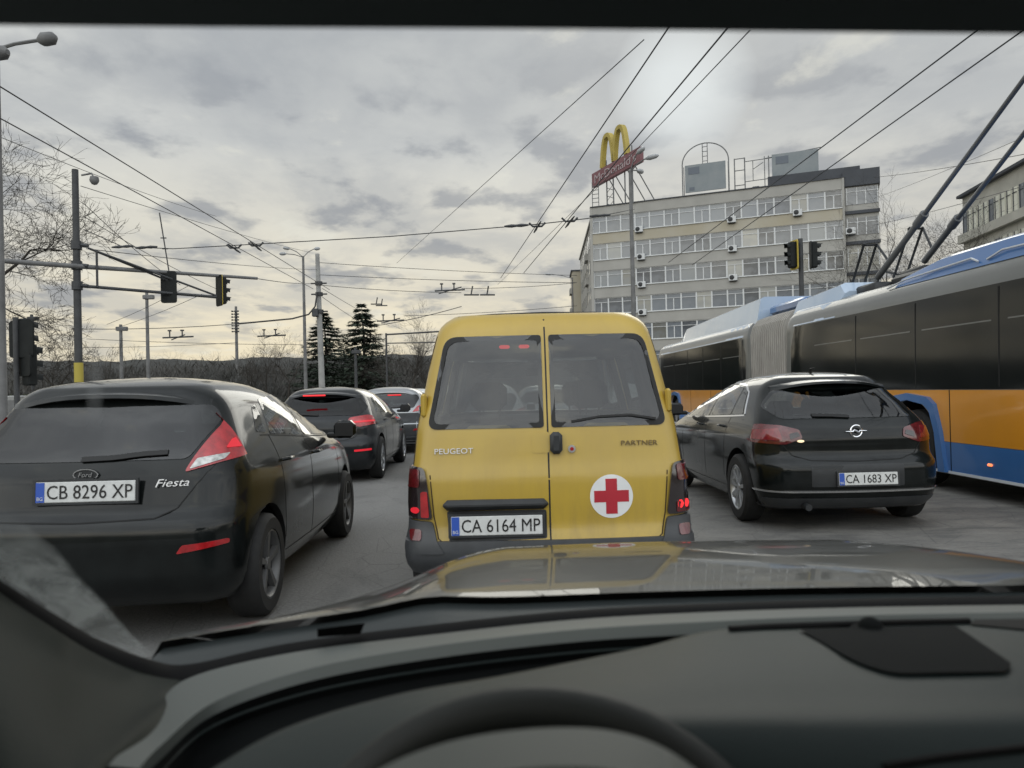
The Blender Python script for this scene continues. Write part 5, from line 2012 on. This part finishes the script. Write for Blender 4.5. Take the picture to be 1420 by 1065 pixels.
# ------------------------------------------------------------------ overhead wires
def wire(label, pts, r=.012, sag=0.0, clamps=(), name='overhead_wire', n=12):
    m = MB()
    out = []
    if len(pts) == 2 and sag:
        a, b = pts
        for i in range(n + 1):
            u = i / n
            out.append(a.lerp(b, u) - Vector((0, 0, sag * 4 * u * (1 - u))))
    else:
        out = pts
    m.tube(out, r, 5)
    o = obj(name, m, 'wire', None, 60)
    tag(o, label, 'wire', 'overhead wires above the crossing')
    return o


def fitting(mb, p, d, L=.5, r=.045):
    d = Vector(d).normalized()
    p = Vector(p)
    mb.tube([p - d * L, p - d * L * .4, p, p + d * L * .4, p + d * L], [r * .5, r, r * .7, r, r * .5], 6)


def build_wires():
    Z = 5.8

    def street(px0, py0, px1, py1, z=Z, ext=0.4):
        a, b = PZ(px0, py0, z), PZ(px1, py1, z)
        return a + (a - b).normalized() * 6, b + (b - a) * ext
    lab = ['upper trolley wire of the pair at the upper left', 'lower trolley wire of the pair at the upper left', 'left trolley wire of the pair above the yellow van', 'right trolley wire of the pair above the yellow van',
           'left trolley wire of the pair above the trolleybus', 'right trolley wire of the pair above the trolleybus']
    for i, (q, rr) in enumerate([((0, 120, 352, 337), .011), ((0, 164, 325, 341), .011), ((922, 46, 745, 310), .011), ((1003, 46, 790, 302), .012), ((1342, 52, 1060, 264), .011), ((1402, 54, 1100, 268), .011)]):
        a, b = street(*q, ext=.9 if i < 4 else 1.3)
        wire(lab[i], [a, a.lerp(b, .35), a.lerp(b, .62), b], rr)
    wire('thin span wire crossing the sky left of the van pair', [P(893, 55, 16), P(550, 365, 70)], .012)
    wire('thin feeder wire running right of the van pair', [P(1040, 42, 12), P(885, 205, 22), P(690, 395, 60)], .010)
    # span wire that carries the pairs
    s = [P(116, 318, 24), P(170, 342, 23.5), P(240, 345, 23), P(330, 340, 22.8), P(540, 328, 22), P(745, 311, 20.8), P(815, 303, 21.6), P(880, 290, 41)]
    wire('span wire holding the trolley pairs from the gantry to the lamp pole', s, .014)
    f = MB()
    for px, py, d in ((170, 342, 23.5), (203, 343, 23.2), (715, 313, 20.9), (835, 298, 24)):
        fitting(f, P(px, py, d), (1, 0, .03), .3, .05)
    tag(obj('insulator', f, 'pole_dark'), None)
    io = bpy.data.objects['insulator']
    bpy.data.objects.remove(io)
    ins = [(170, 342, 23.5, 'insulator on the span wire nearest the gantry pole'), (203, 343, 23.2, 'second insulator on the span wire beside the gantry'), (716, 313, 20.9, 'insulator on the span wire left of the van pair'), (832, 299, 24, 'insulator on the span wire next to the office corner')]
    for px, py, d, lb in ins:
        m = MB()
        fitting(m, P(px, py, d), (1, 0, .04), .33, .05)
        tag(obj('insulator', m, 'pole_dark', None, 50), lb, 'insulator', 'insulators on the span wires')
    hang = [(325, 341, 22.8, 'wire hanger on the lower upper-left trolley wire'), (355, 338, 22.8, 'wire hanger on the upper upper-left trolley wire'), (745, 311, 20.8, 'wire hanger on the left wire of the van pair'), (790, 304, 21.2, 'wire hanger on the right wire of the van pair')]
    for px, py, d, lb in hang:
        m = MB()
        p = P(px, py, d)
        fitting(m, p - Vector((0, 0, .08)), (-.1, 1, 0), .7, .035)
        m.tube([p + Vector((-.22, 0, .04)), p + Vector((-.12, 0, -.06)), p + Vector((.12, 0, -.06)), p + Vector((.22, 0, .04))], .03, 5)
        tag(obj('wire_hanger', m, 'pole_dark', None, 50), lb, 'wire hanger', 'hangers on the trolley wires')
    # farther spans, from poles left to right
    far = [('low span wire from the gantry to the concrete pole', (100, 456, 44), (330, 449, 46), .02), ('span wire running right from the concrete pole', (440, 381, 58), (800, 392, 62), .022),
           ('upper span wire right of the concrete pole', (440, 364, 58), (800, 382, 66), .02), ('lower span wire behind the pointed spruce', (440, 395, 58), (640, 406, 60), .022),
           ('sloping wire from the concrete pole down to the spruce', (447, 400, 58), (540, 452, 90), .02), ('second sloping wire below the concrete pole', (447, 412, 58), (520, 458, 90), .02),
           ('faint wire low across the left sky', (120, 470, 70), (420, 478, 72), .022), ('faint wire just above the far hill', (115, 482, 75), (330, 475, 78), .022),
           ('diagonal wire rising behind the left traffic light', (148, 450, 60), (262, 396, 46), .016), ('second diagonal wire behind the left traffic light', (160, 455, 60), (280, 408, 46), .016),
           ('wire slanting from the gantry pole over the first light', (116, 282, 24), (250, 395, 34), .012), ('wire slanting from the gantry pole past the second light', (116, 300, 24), (310, 405, 38), .012),
           ('long faint wire from the left tree to the far lamp', (0, 190, 20), (300, 300, 40), .010), ('long faint wire continuing to the double-armed lamp', (112, 258, 24), (430, 350, 62), .012),
           ('wire above the mast arm running to the right', (120, 345, 24), (440, 374, 58), .014), ('wire from the second light towards the concrete pole', (355, 386, 28), (440, 392, 58), .016),
           ('wire leaving the office roof towards the right edge', (1212, 246, 80), (1420, 214, 40), .02), ('lower wire behind the trolley poles', (1212, 312, 80), (1420, 258, 40), .018), ('faint upper wire at the right edge', (1212, 275, 80), (1420, 190, 36), .014),
           ('wire crossing low in front of the office facade', (800, 392, 62), (640, 400, 58), .02), ('wire running along behind the yellow van roof', (560, 438, 64), (800, 424, 62), .02),
           ('dark feeder wire left of the yellow van roof', (520, 452, 64), (640, 425, 62), .03)]
    for lb, a, b, rr in far:
        wire(lb, [P(*a), P(*b)], rr, sag=.12)
    # crossing frogs of the trolley net, far away
    for k, (px, py, d, lb) in enumerate([(245, 468, 55, 'far wire switch with two upright stubs near the hill'), (375, 466, 60, 'far wire switch left of the double-armed lamp'), (540, 445, 62, 'far wire switch beside the pointed spruce'), (622, 403, 56, 'far wire crossing above the yellow van roof')]):
        m = MB()
        p = P(px, py, d)
        m.tube([p + Vector((-1.0, 0, 0)), p + Vector((1.2, 0, .04))], .06, 5)
        m.tube([p + Vector((-.8, 1, -.08)), p + Vector((1.0, -1, .1))], .045, 5)
        for dx in (-.5, .4):
            m.tube([p + Vector((dx, 0, 0)), p + Vector((dx, 0, .5))], .05, 5)
            m.box(p + Vector((dx, 0, .5)), (.22, .15, .1))
        tag(obj('wire_switch', m, 'pole_dark', None, 50), lb, 'wire switch', 'switches in the far trolley net')
    for px, py, d, lb in ((655, 404, 46, 'left upright hanger in the far trolley pair'), (677, 404, 46, 'right upright hanger in the far trolley pair'), (523, 418, 60, 'loose hanger left of the van roof in mid sky'), (530, 420, 60, 'second loose hanger in mid sky by the spruce')):
        m = MB()
        p = P(px, py, d)
        m.tube([p + Vector((-.08, 0, -.2)), p + Vector((.02, 0, .32))], .045, 5)
        m.tube([p + Vector((-.5, 0, -.2)), p + Vector((.4, 0, -.22))], .05, 5)
        tag(obj('wire_hanger', m, 'pole_dark', None, 50), lb, 'wire hanger', 'hangers on the trolley wires')


build_gantry()
build_median_signal()
build_lamps()
build_wires()


# ------------------------------------------------------------------ the car the photograph is taken from
def spline(pts, n):
    """resample a polyline of 3D points with a Catmull-Rom curve"""
    pts = [Vector(p) for p in pts]
    e = [pts[0] * 2 - pts[1]] + pts + [pts[-1] * 2 - pts[-2]]
    out = []
    L = len(pts) - 1
    for i in range(n):
        u = i / (n - 1) * L
        k = min(int(u), L - 1)
        f = u - k
        p0, p1, p2, p3 = e[k:k + 4]
        out.append(.5 * ((2 * p1) + (p2 - p0) * f + (2 * p0 - 5 * p1 + 4 * p2 - p3) * f * f + (3 * p1 - p0 - 3 * p2 + p3) * f ** 3))
    return out


def rows_px(rows, n=48):
    return [spline([P(*q) for q in r_], n) for r_ in rows]


def build_own_car():
    M['dash'] = mat('grained dashboard', (.014, .021, .020), .45, spec=.15, col2=(.021, .029, .027), vscale=3, bump=.12, bscale=420, rvar=.04)
    M['hood_pale'] = mat('pale instrument hood', (.075, .084, .072), .55, bump=.05, bscale=300)
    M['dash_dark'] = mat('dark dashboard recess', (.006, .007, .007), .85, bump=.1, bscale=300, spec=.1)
    M['dash_strip'] = mat('dashboard front strip', (.105, .115, .106), .5, spec=.3, bump=.08, bscale=400)
    M['pillar'] = mat('pillar trim', (.004, .008, .006), .5, spec=.08, bump=.08, bscale=260)
    M['frit'] = mat('black glass border', (.004, .004, .004), .7, spec=.15)
    M['wheel_leather'] = mat('steering wheel leather', (.022, .024, .021), .55, spec=.3, bump=.1, bscale=300)
    M['cowl_panel'] = mat('scuttle panel', (.025, .03, .030), .4, bump=.05, bscale=90)
    t = thing('car', 'grey car seen from its driver seat, dashboard and bonnet in front', 'car', (.37, -.2, 0))
    W = True
    # dashboard
    r0 = [(150, 1062, .62), (205, 1000, .80), (258, 942, .93), (400, 906, .95), (600, 880, .96), (800, 859, .96), (1000, 848, .96), (1200, 842, .96), (1460, 838, .96)]
    r1 = [(192, 1066, .60), (225, 1032, .70), (300, 972, .82), (430, 927, .85), (600, 896, .87), (800, 873, .88), (1000, 861, .88), (1200, 853, .88), (1460, 848, .88)]
    st = rows_px([r0, r1], 64)
    lip = [p + Vector((0, -.006, -.012)) for p in st[1]]
    low = [p + Vector((0, .0, -.035)) for p in st[1]]
    bot = [p + Vector((0, -.03, -.05)) for p in st[1]]
    back = [p + Vector((0, .02, -.05)) for p in st[0]]
    ds = MB().grid([back] + st + [lip])
    dash = obj('dashboard', ds, 'dash_strip', t, 60, world_space=True)
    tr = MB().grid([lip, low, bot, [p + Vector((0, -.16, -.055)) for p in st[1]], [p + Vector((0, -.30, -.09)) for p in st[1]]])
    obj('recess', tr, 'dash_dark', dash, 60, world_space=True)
    shn = MB().tube([p + Vector((0, -.012, -.022)) for p in st[1]], .0016, 5)  # lighter thread stands in for the sheen below the lip
    obj('lip_sheen', shn, 'dash', dash, 60, world_space=True)
    m0 = [(240, 1100, .56), (390, 1012, .64), (550, 963, .69), (700, 936, .73), (885, 899, .79), (1005, 872, .84), (1200, 866, .86), (1460, 858, .86)]
    m1 = [(250, 1140, .52), (400, 1050, .59), (550, 996, .63), (700, 962, .66), (885, 925, .70), (1010, 905, .72), (1200, 900, .74), (1460, 896, .74)]
    m2 = [(260, 1200, .48), (420, 1110, .53), (560, 1050, .56), (700, 1010, .58), (890, 975, .60), (1010, 965, .61), (1200, 962, .62), (1460, 960, .62)]
    m3 = [(300, 1260, .46), (430, 1170, .49), (570, 1110, .51), (700, 1075, .53), (890, 1050, .54), (1010, 1040, .54), (1200, 1040, .54), (1460, 1038, .54)]
    g = rows_px([m0, m1, m2, m3], 64)
    f0 = [p + Vector((0, .012, -.012)) for p in g[0]]
    f1 = [p + Vector((0, .015, -.06)) for p in g[0]]
    f4 = [p + Vector((0, -.06, -.10)) for p in g[3]]
    f5 = [p + Vector((0, -.10, -.35)) for p in g[3]]
    cols = list(zip(*[f1, f0] + g + [f4, f5]))
    fine = [list(c[:2]) + spline(c[2:], 28) for c in cols]
    obj('top_pad', MB().grid(fine), 'dash', dash, 60, world_space=True)
    # speaker panel, slot and sun sensor; lower seam at the right
    def on_pad(px, py, up=.002):
        # find the pad surface along the pixel's line
        best = None
        d = None
        v = cF + cR * ((px - 710) / F_PX) - cU * ((py - 532.5) / F_PX)
        h = pad_bvh.ray_cast(EYE, v.normalized())
        return h[0] + h[1] * (up if h[1].z > 0 else -up)
    gm = MB().grid(fine)
    pad_bvh = BVHTree.FromPolygons([tuple(v) for v in gm.v], gm.f)
    gl = round_poly([(1108, 876, 2), (1325, 871, 6), (1404, 925, 20), (1396, 936, 12), (1236, 939, 30), (1185, 921, 20)], 8, 5)
    vs, es, fs, *_ = delaunay_2d_cdt([Vector(p) for p in gl] + [Vector((x, y)) for x in range(1120, 1400, 18) for y in range(880, 936, 9) if (x - 1108) * .75 > (y - 876) + 8 and (1404 - x) * .66 > (925 - y) - 30 + 4 and y < 930], [(i, (i + 1) % len(gl)) for i in range(len(gl))], [], 1, 1e-4)
    pm = MB().add([on_pad(v.x, v.y, .003) for v in vs], [list(f) for f in fs])
    obj('speaker_grille', pm, 'dash_dark', dash, 60, world_space=True)
    sl_ = [on_pad(px, py, .002) for px, py in ((1012, 875.5), (1060, 872.5), (1150, 869.5), (1250, 866.5), (1345, 864.5))]
    obj('vent_slot', MB().tube(sl_, .0042, 6), 'frit', dash, 60, world_space=True)
    pn = on_pad(1207, 874, .0)
    dm = MB().lathe([(.0125, 0), (.0122, .006), (.0095, .011), (.005, .0135), (1e-4, .0142)], 18, Matrix.Translation(pn))
    dm.lathe([(.020, -.002), (.020, .002), (.012, .003)], 18, Matrix.Translation(pn))
    obj('sun_sensor', dm, 'dash_dark', dash, 60, world_space=True)
    for a, b in (((1350, 862), (1440, 856)),):
        v0 = MB().grid([[on_pad(1345, 868, .002), on_pad(1450, 878, .002)], [on_pad(1352, 861.5, .002), on_pad(1450, 860, .002)]])
        obj('side_vent', v0, 'frit', dash, None, world_space=True)
    ln = [on_pad(px, py, .001) for px, py in ((1225, 1064), (1300, 1052), (1360, 1045), (1430, 1037))]
    obj('pad_seam', MB().tube(ln, .0028, 6), 'frit', dash, 60, world_space=True)
    # hood over the instruments and steering wheel rim
    hd = [[(430, 1180, .40), (500, 1085, .42), (600, 1035, .44), (720, 1012, .45), (840, 1012, .45), (930, 1042, .44), (1010, 1110, .42), (1040, 1180, .40)],
          [(430, 1220, .36), (510, 1140, .38), (610, 1090, .40), (720, 1066, .41), (840, 1066, .41), (925, 1095, .40), (1000, 1150, .38), (1040, 1220, .36)]]
    hg = rows_px(hd, 40)
    hg = [[p + Vector((0, .03, -.05)) for p in hg[0]]] + hg + [[p + Vector((0, -.01, -.06)) for p in hg[1]]]
    obj('instrument_hood', MB().grid(hg), 'hood_pale', dash, 60, world_space=True)
    ctr = P(748, 1432, .48)
    tilt = Matrix.Rotation(R(-22), 4, 'X')
    ring = []
    for i in range(73):
        a = 2 * math.pi * i / 72
        ring.append(ctr + (tilt @ Vector((.186 * math.cos(a), 0, .186 * math.sin(a)))))
    sw = MB().tube(ring, .015, 14, False)
    swo = obj('steering_wheel', sw, 'wheel_leather', t, 60, world_space=True)
    hub = MB()
    hub.lathe([(1e-3, -.03), (.06, -.025), (.075, 0), (.07, .03), (1e-3, .035)], 24, Matrix.Translation(ctr) @ tilt, 'Y')
    for a in (R(180), R(0), R(270)):
        d = tilt @ Vector((math.cos(a), 0, math.sin(a)))
        hub.tube([ctr + d * .06, ctr + d * .18], [.022, .014], 8)
    obj('wheel_hub', hub, 'dash_dark', swo, 50, world_space=True)
    # glass border, A pillar trim
    fo = [(-60, 748, .80), (0, 799, .83), (60, 842, .86), (130, 886, .90), (200, 914, .93), (262, 921, .965), (400, 892, .985), (600, 866, .995), (800, 846, .995), (1000, 836, .995), (1200, 830, .995), (1460, 825, .995)]
    fi = [(-60, 775, .79), (0, 822, .82), (60, 862, .85), (130, 905, .89), (200, 934, .92), (262, 944, .945), (400, 911, .965), (600, 884, .975), (800, 863, .975), (1000, 852, .975), (1200, 846, .975), (1460, 842, .975)]
    fr = rows_px([fo, fi], 80)
    fr = [[p + Vector((0, .012, -.004)) for p in fr[0]]] + fr + [[p + Vector((0, -.004, -.02)) for p in fr[1]]]
    gb = obj('glass_border', MB().grid(fr), 'frit', t, 60, world_space=True)
    # the border runs on up the pillar beside the glass
    pl = rows_px([[(-60, 775, .788), (0, 822, .818), (60, 862, .848), (130, 905, .888), (200, 934, .918), (259, 945, .94)], [(-60, 800, .74), (0, 846, .77), (60, 886, .80), (130, 928, .84), (195, 956, .87), (252, 950, .93)],
                  [(-60, 870, .66), (0, 905, .68), (60, 938, .71), (120, 968, .75), (180, 985, .79), (248, 958, .92)], [(-60, 1100, .52), (0, 1085, .54), (50, 1080, .56), (95, 1078, .58), (150, 1050, .64), (246, 964, .90)],
                  [(-60, 1250, .46), (0, 1240, .47), (50, 1220, .50), (90, 1200, .52), (130, 1140, .56), (242, 990, .82)]], 40)
    cols = [spline(c, 24) for c in zip(*pl)]
    obj('pillar_trim', MB().grid(cols), 'pillar', t, 60, world_space=True)
    a0, a1 = P(-150, 760, .74), Vector((-.70, .34, 1.55))
    obj('windscreen_pillar', MB().tube([a0, a0.lerp(a1, .5), a1], [.06, .055, .05], 10), 'pillar', t, 60, world_space=True)
    a2 = Vector((1.36, .38, 1.55))
    obj('windscreen_pillar', MB().tube([Vector((1.33, .95, 1.02)), a2], [.05, .05], 10), 'pillar', t, 60, world_space=True)
    # header of the windscreen with its visors, roof and cabin sides
    hr = rows_px([[(-80, 34, .43), (300, 38, .43), (710, 40, .43), (1100, 44, .43), (1500, 48, .43)]], 20)[0]
    hb = MB().grid([[p + Vector((0, .05, .035)) for p in hr], [p + Vector((0, .015, .008)) for p in hr], hr, [p + Vector((0, -.03, .008)) for p in hr], [p + Vector((0, -.2, .02)) for p in hr]])
    M['header'] = mat('dark header trim', (.10, .12, .115), .9)
    he = obj('roof_header', hb, 'header', t, 60, world_space=True)
    obj('roof_lining', MB().box((.37, -.75, 1.59), (1.5, 1.9, .05), bev=.02), 'interior', t, 40, world_space=True)
    obj('roof', MB().box((.37, -.7, 1.65), (1.52, 2.1, .05), bev=.02), 'bonnet', t, 40, world_space=True)
    for x in (-.56, 1.30):
        obj('door', MB().box((x, -.45, .62), (.09, 2.0, .8), bev=.03), 'interior', t, 40, world_space=True)
        obj('door_pillar', MB().box((x, -.85, 1.3), (.06, .12, .62), bev=.02), 'interior', t, 40, world_space=True)
    obj('floor_pan', MB().box((.37, -.4, .24), (1.7, 2.4, .08)), 'interior', t, None, world_space=True)
    obj('rear_panel', MB().box((.37, -1.65, .7), (1.6, .1, .9), bev=.03), 'interior', t, 40, world_space=True)
    # windscreen
    bl = rows_px([fo], 30)[0]
    xs = [p.x for p in bl]
    wrow0 = [p + Vector((0, .004, -.008)) for p in rows_px([fo], 25)[0]]
    wrow1 = [Vector((-.58 + 1.90 * i / 24, .46 - .05 * ((i - 12) / 12) ** 2, 1.56 - .02 * ((i - 12) / 12) ** 2)) for i in range(25)]
    gm_ = bpy.data.materials.new('clear windscreen')
    gm_.use_nodes = True
    q = NT(gm_.node_tree)
    q.n.remove(q.n['Principled BSDF'])
    tb = q.node('ShaderNodeBsdfTransparent')
    tb.inputs[0].default_value = (.915, .94, .935, 1)
    q.l.new(tb.outputs[0], q.n['Material Output'].inputs[0])
    M['screen'] = gm_
    wr = [[a.lerp(b, k / 8) + Vector((0, .035, .03)) * math.sin(math.pi * k / 8) for a, b in zip(wrow0, wrow1)] for k in range(9)]
    ws = obj('windscreen', MB().grid(wr), 'screen', t, 60, world_space=True)
    # dried dirt on the glass, and a reflection painted as a pale film
    def dirt_reflection_mat(nm, col, amount, scale, lo, hi):
        dm_, tt, bb = new_mat(nm)
        tt.n.remove(bb)
        tc = tt.node('ShaderNodeTexCoord')
        df = tt.node('ShaderNodeBsdfDiffuse')
        df.inputs[0].default_value = c4(col)
        tl = tt.node('ShaderNodeBsdfTranslucent')
        tl.inputs[0].default_value = c4(col)
        ad = tt.node('ShaderNodeMixShader')
        tt.l.new(df.outputs[0], ad.inputs[1])
        tt.l.new(tl.outputs[0], ad.inputs[2])
        trn = tt.node('ShaderNodeBsdfTransparent')
        mx = tt.node('ShaderNodeMixShader')
        vcol = tt.node('ShaderNodeVertexColor')
        vcol.layer_name = 'edge'
        nz = tt.noise(tc.outputs['Object'], scale, 8, .65, .8)
        fac = tt.math('MULTIPLY', tt.math('MULTIPLY', tt.ramp(nz, [(lo, .35), (hi, 1)]), vcol.outputs[0]), amount)
        tt.l.new(fac, mx.inputs[0])
        tt.l.new(trn.outputs[0], mx.inputs[1])
        tt.l.new(ad.outputs[0], mx.inputs[2])
        tt.l.new(mx.outputs[0], tt.n['Material Output'].inputs[0])
        return dm_
    M['dirt'] = dirt_reflection_mat('dried grime', (.5, .53, .52), .62, 26, .35, .62)
    M['glass_reflection'] = dirt_reflection_mat('painted glass reflection', (.5, .52, .53), .34, 5, .3, .7)
    bvw = BVHTree.FromPolygons([tuple(p) for row in wr for p in row], [[i * 25 + k, i * 25 + k + 1, (i + 1) * 25 + k + 1, (i + 1) * 25 + k] for i in range(8) for k in range(24)])

    def on_glass(px, py):
        v = (cF + cR * ((px - 710) / F_PX) - cU * ((py - 532.5) / F_PX)).normalized()
        h = bvw.ray_cast(EYE, v)
        return h[0] - v * .004 if h[0] else None

    def glass_patch(rows, mt, nm, fall):
        pts, wt = [], []
        for i, (left, right) in enumerate(rows):
            row = []
            for k in range(13):
                u = k / 12
                p = on_glass(left[0] + (right[0] - left[0]) * u, left[1] + (right[1] - left[1]) * u)
                if p is None:
                    p = P(left[0] + (right[0] - left[0]) * u, left[1] + (right[1] - left[1]) * u, .8)
                row.append(p)
                e = min(u, 1 - u) * 2
                ev = min(i, len(rows) - 1 - i) / max(1, (len(rows) - 1) / 2)
                wt.append(fall(u, i / (len(rows) - 1)))
            pts.append(row)
        o = obj(nm, MB().grid(pts), mt, ws, 60, world_space=True)
        ca = o.data.color_attributes.new('edge', 'FLOAT_COLOR', 'POINT')
        for i, w_ in enumerate(wt):
            ca.data[i].color = (w_, w_, w_, 1)
    # wiper-line of grime at the lower left
    glass_patch([((-20, 700), (30, 720)), ((-20, 760), (80, 760)), ((-10, 798), (112, 800)), ((60, 842), (150, 838)), ((130, 884), (185, 880)), ((200, 912), (212, 905))], 'dirt', 'grime',
                lambda u, v: min(1, v * 3.5) * min(1, (1 - u) * 9))
    glass_patch([((124, 470), (146, 470)), ((120, 510), (146, 510)), ((118, 550), (144, 550)), ((118, 600), (142, 600))], 'glass_reflection', 'glass_reflection', lambda u, v: math.sin(math.pi * u) ** .6 * math.sin(math.pi * v) ** .6)  # pale film painted in place of a reflection in the glass
    # small label on the glass edge
    lb = [on_glass(px, py) for px, py in ((440, 872), (506, 864), (500, 879), (440, 884))]
    if all(lb):
        obj('glass_label', MB().add(lb, [[0, 1, 2, 3]]), 'frit', ws, None, world_space=True)
    # bonnet
    def hz(x, y):
        u = y - 1.2
        z = 1.012 - .0205 * u - .122 * u * u
        if y > 2.0:
            z -= .55 * (y - 2.0) ** 2
        e = abs(x - .37)
        ea = max(0, e - .40)
        k = min(1.3, max(.2, (y - 1.08) / .55))
        return z - (.16 * ea + .42 * ea * ea) * k + (.010 * math.exp(-((e - .5) / .07) ** 2))
    xs_ = [-.50 + 1.74 * i / 58 for i in range(59)]
    rows = []
    for j in range(40):
        y = 1.16 + 1.22 * j / 39
        row = []
        for x in xs_:
            cv = .16 * ((x - .37) / .87) ** 2
            yy = y - cv * (.5 + .5 * (y - 1.16) / 1.2)
            row.append(Vector((x, yy, hz(x, y))))
        rows.append(row)
    rows.append([p + Vector((0, .03, -.12)) for p in rows[-1]])
    rows.append([p + Vector((0, 0, -.4)) for p in rows[-1]])
    bo = obj('bonnet', MB().grid(rows), 'bonnet', t, 60, world_space=True)
    for s in (-1, 1):
        side = [[p + Vector((0, 0, -.001)) for p in [r_[0] if s < 0 else r_[-1] for r_ in rows[:-2]]]]
        side.append([p + Vector((s * .03, 0, -.05)) for p in side[0]])
        side.append([p + Vector((s * .05, 0, -.45)) for p in side[0]])
        obj('wing', MB().grid(side), 'bonnet', t, 60, world_space=True)
    # scuttle panel under the glass, wiper arms
    c0 = [(p.x, p.y, p.z) for p in rows[0]]
    cw = [[Vector((x, y + .006, z - .012)) for x, y, z in c0], [Vector((x, y - .04, z - .016)) for x, y, z in c0], [Vector((x, y - .12, z - .05)) for x, y, z in c0], [Vector((x, y - .2, z - .06)) for x, y, z in c0]]
    obj('scuttle', MB().grid(cw), 'cowl_panel', t, 60, world_space=True)
    for x in (-.45, 1.19):
        for y in (1.6,):
            make_wheel(t, x - .37, y + .2, .32, -1 if x < 0 else 1, .2, 'alloy')


build_own_car()
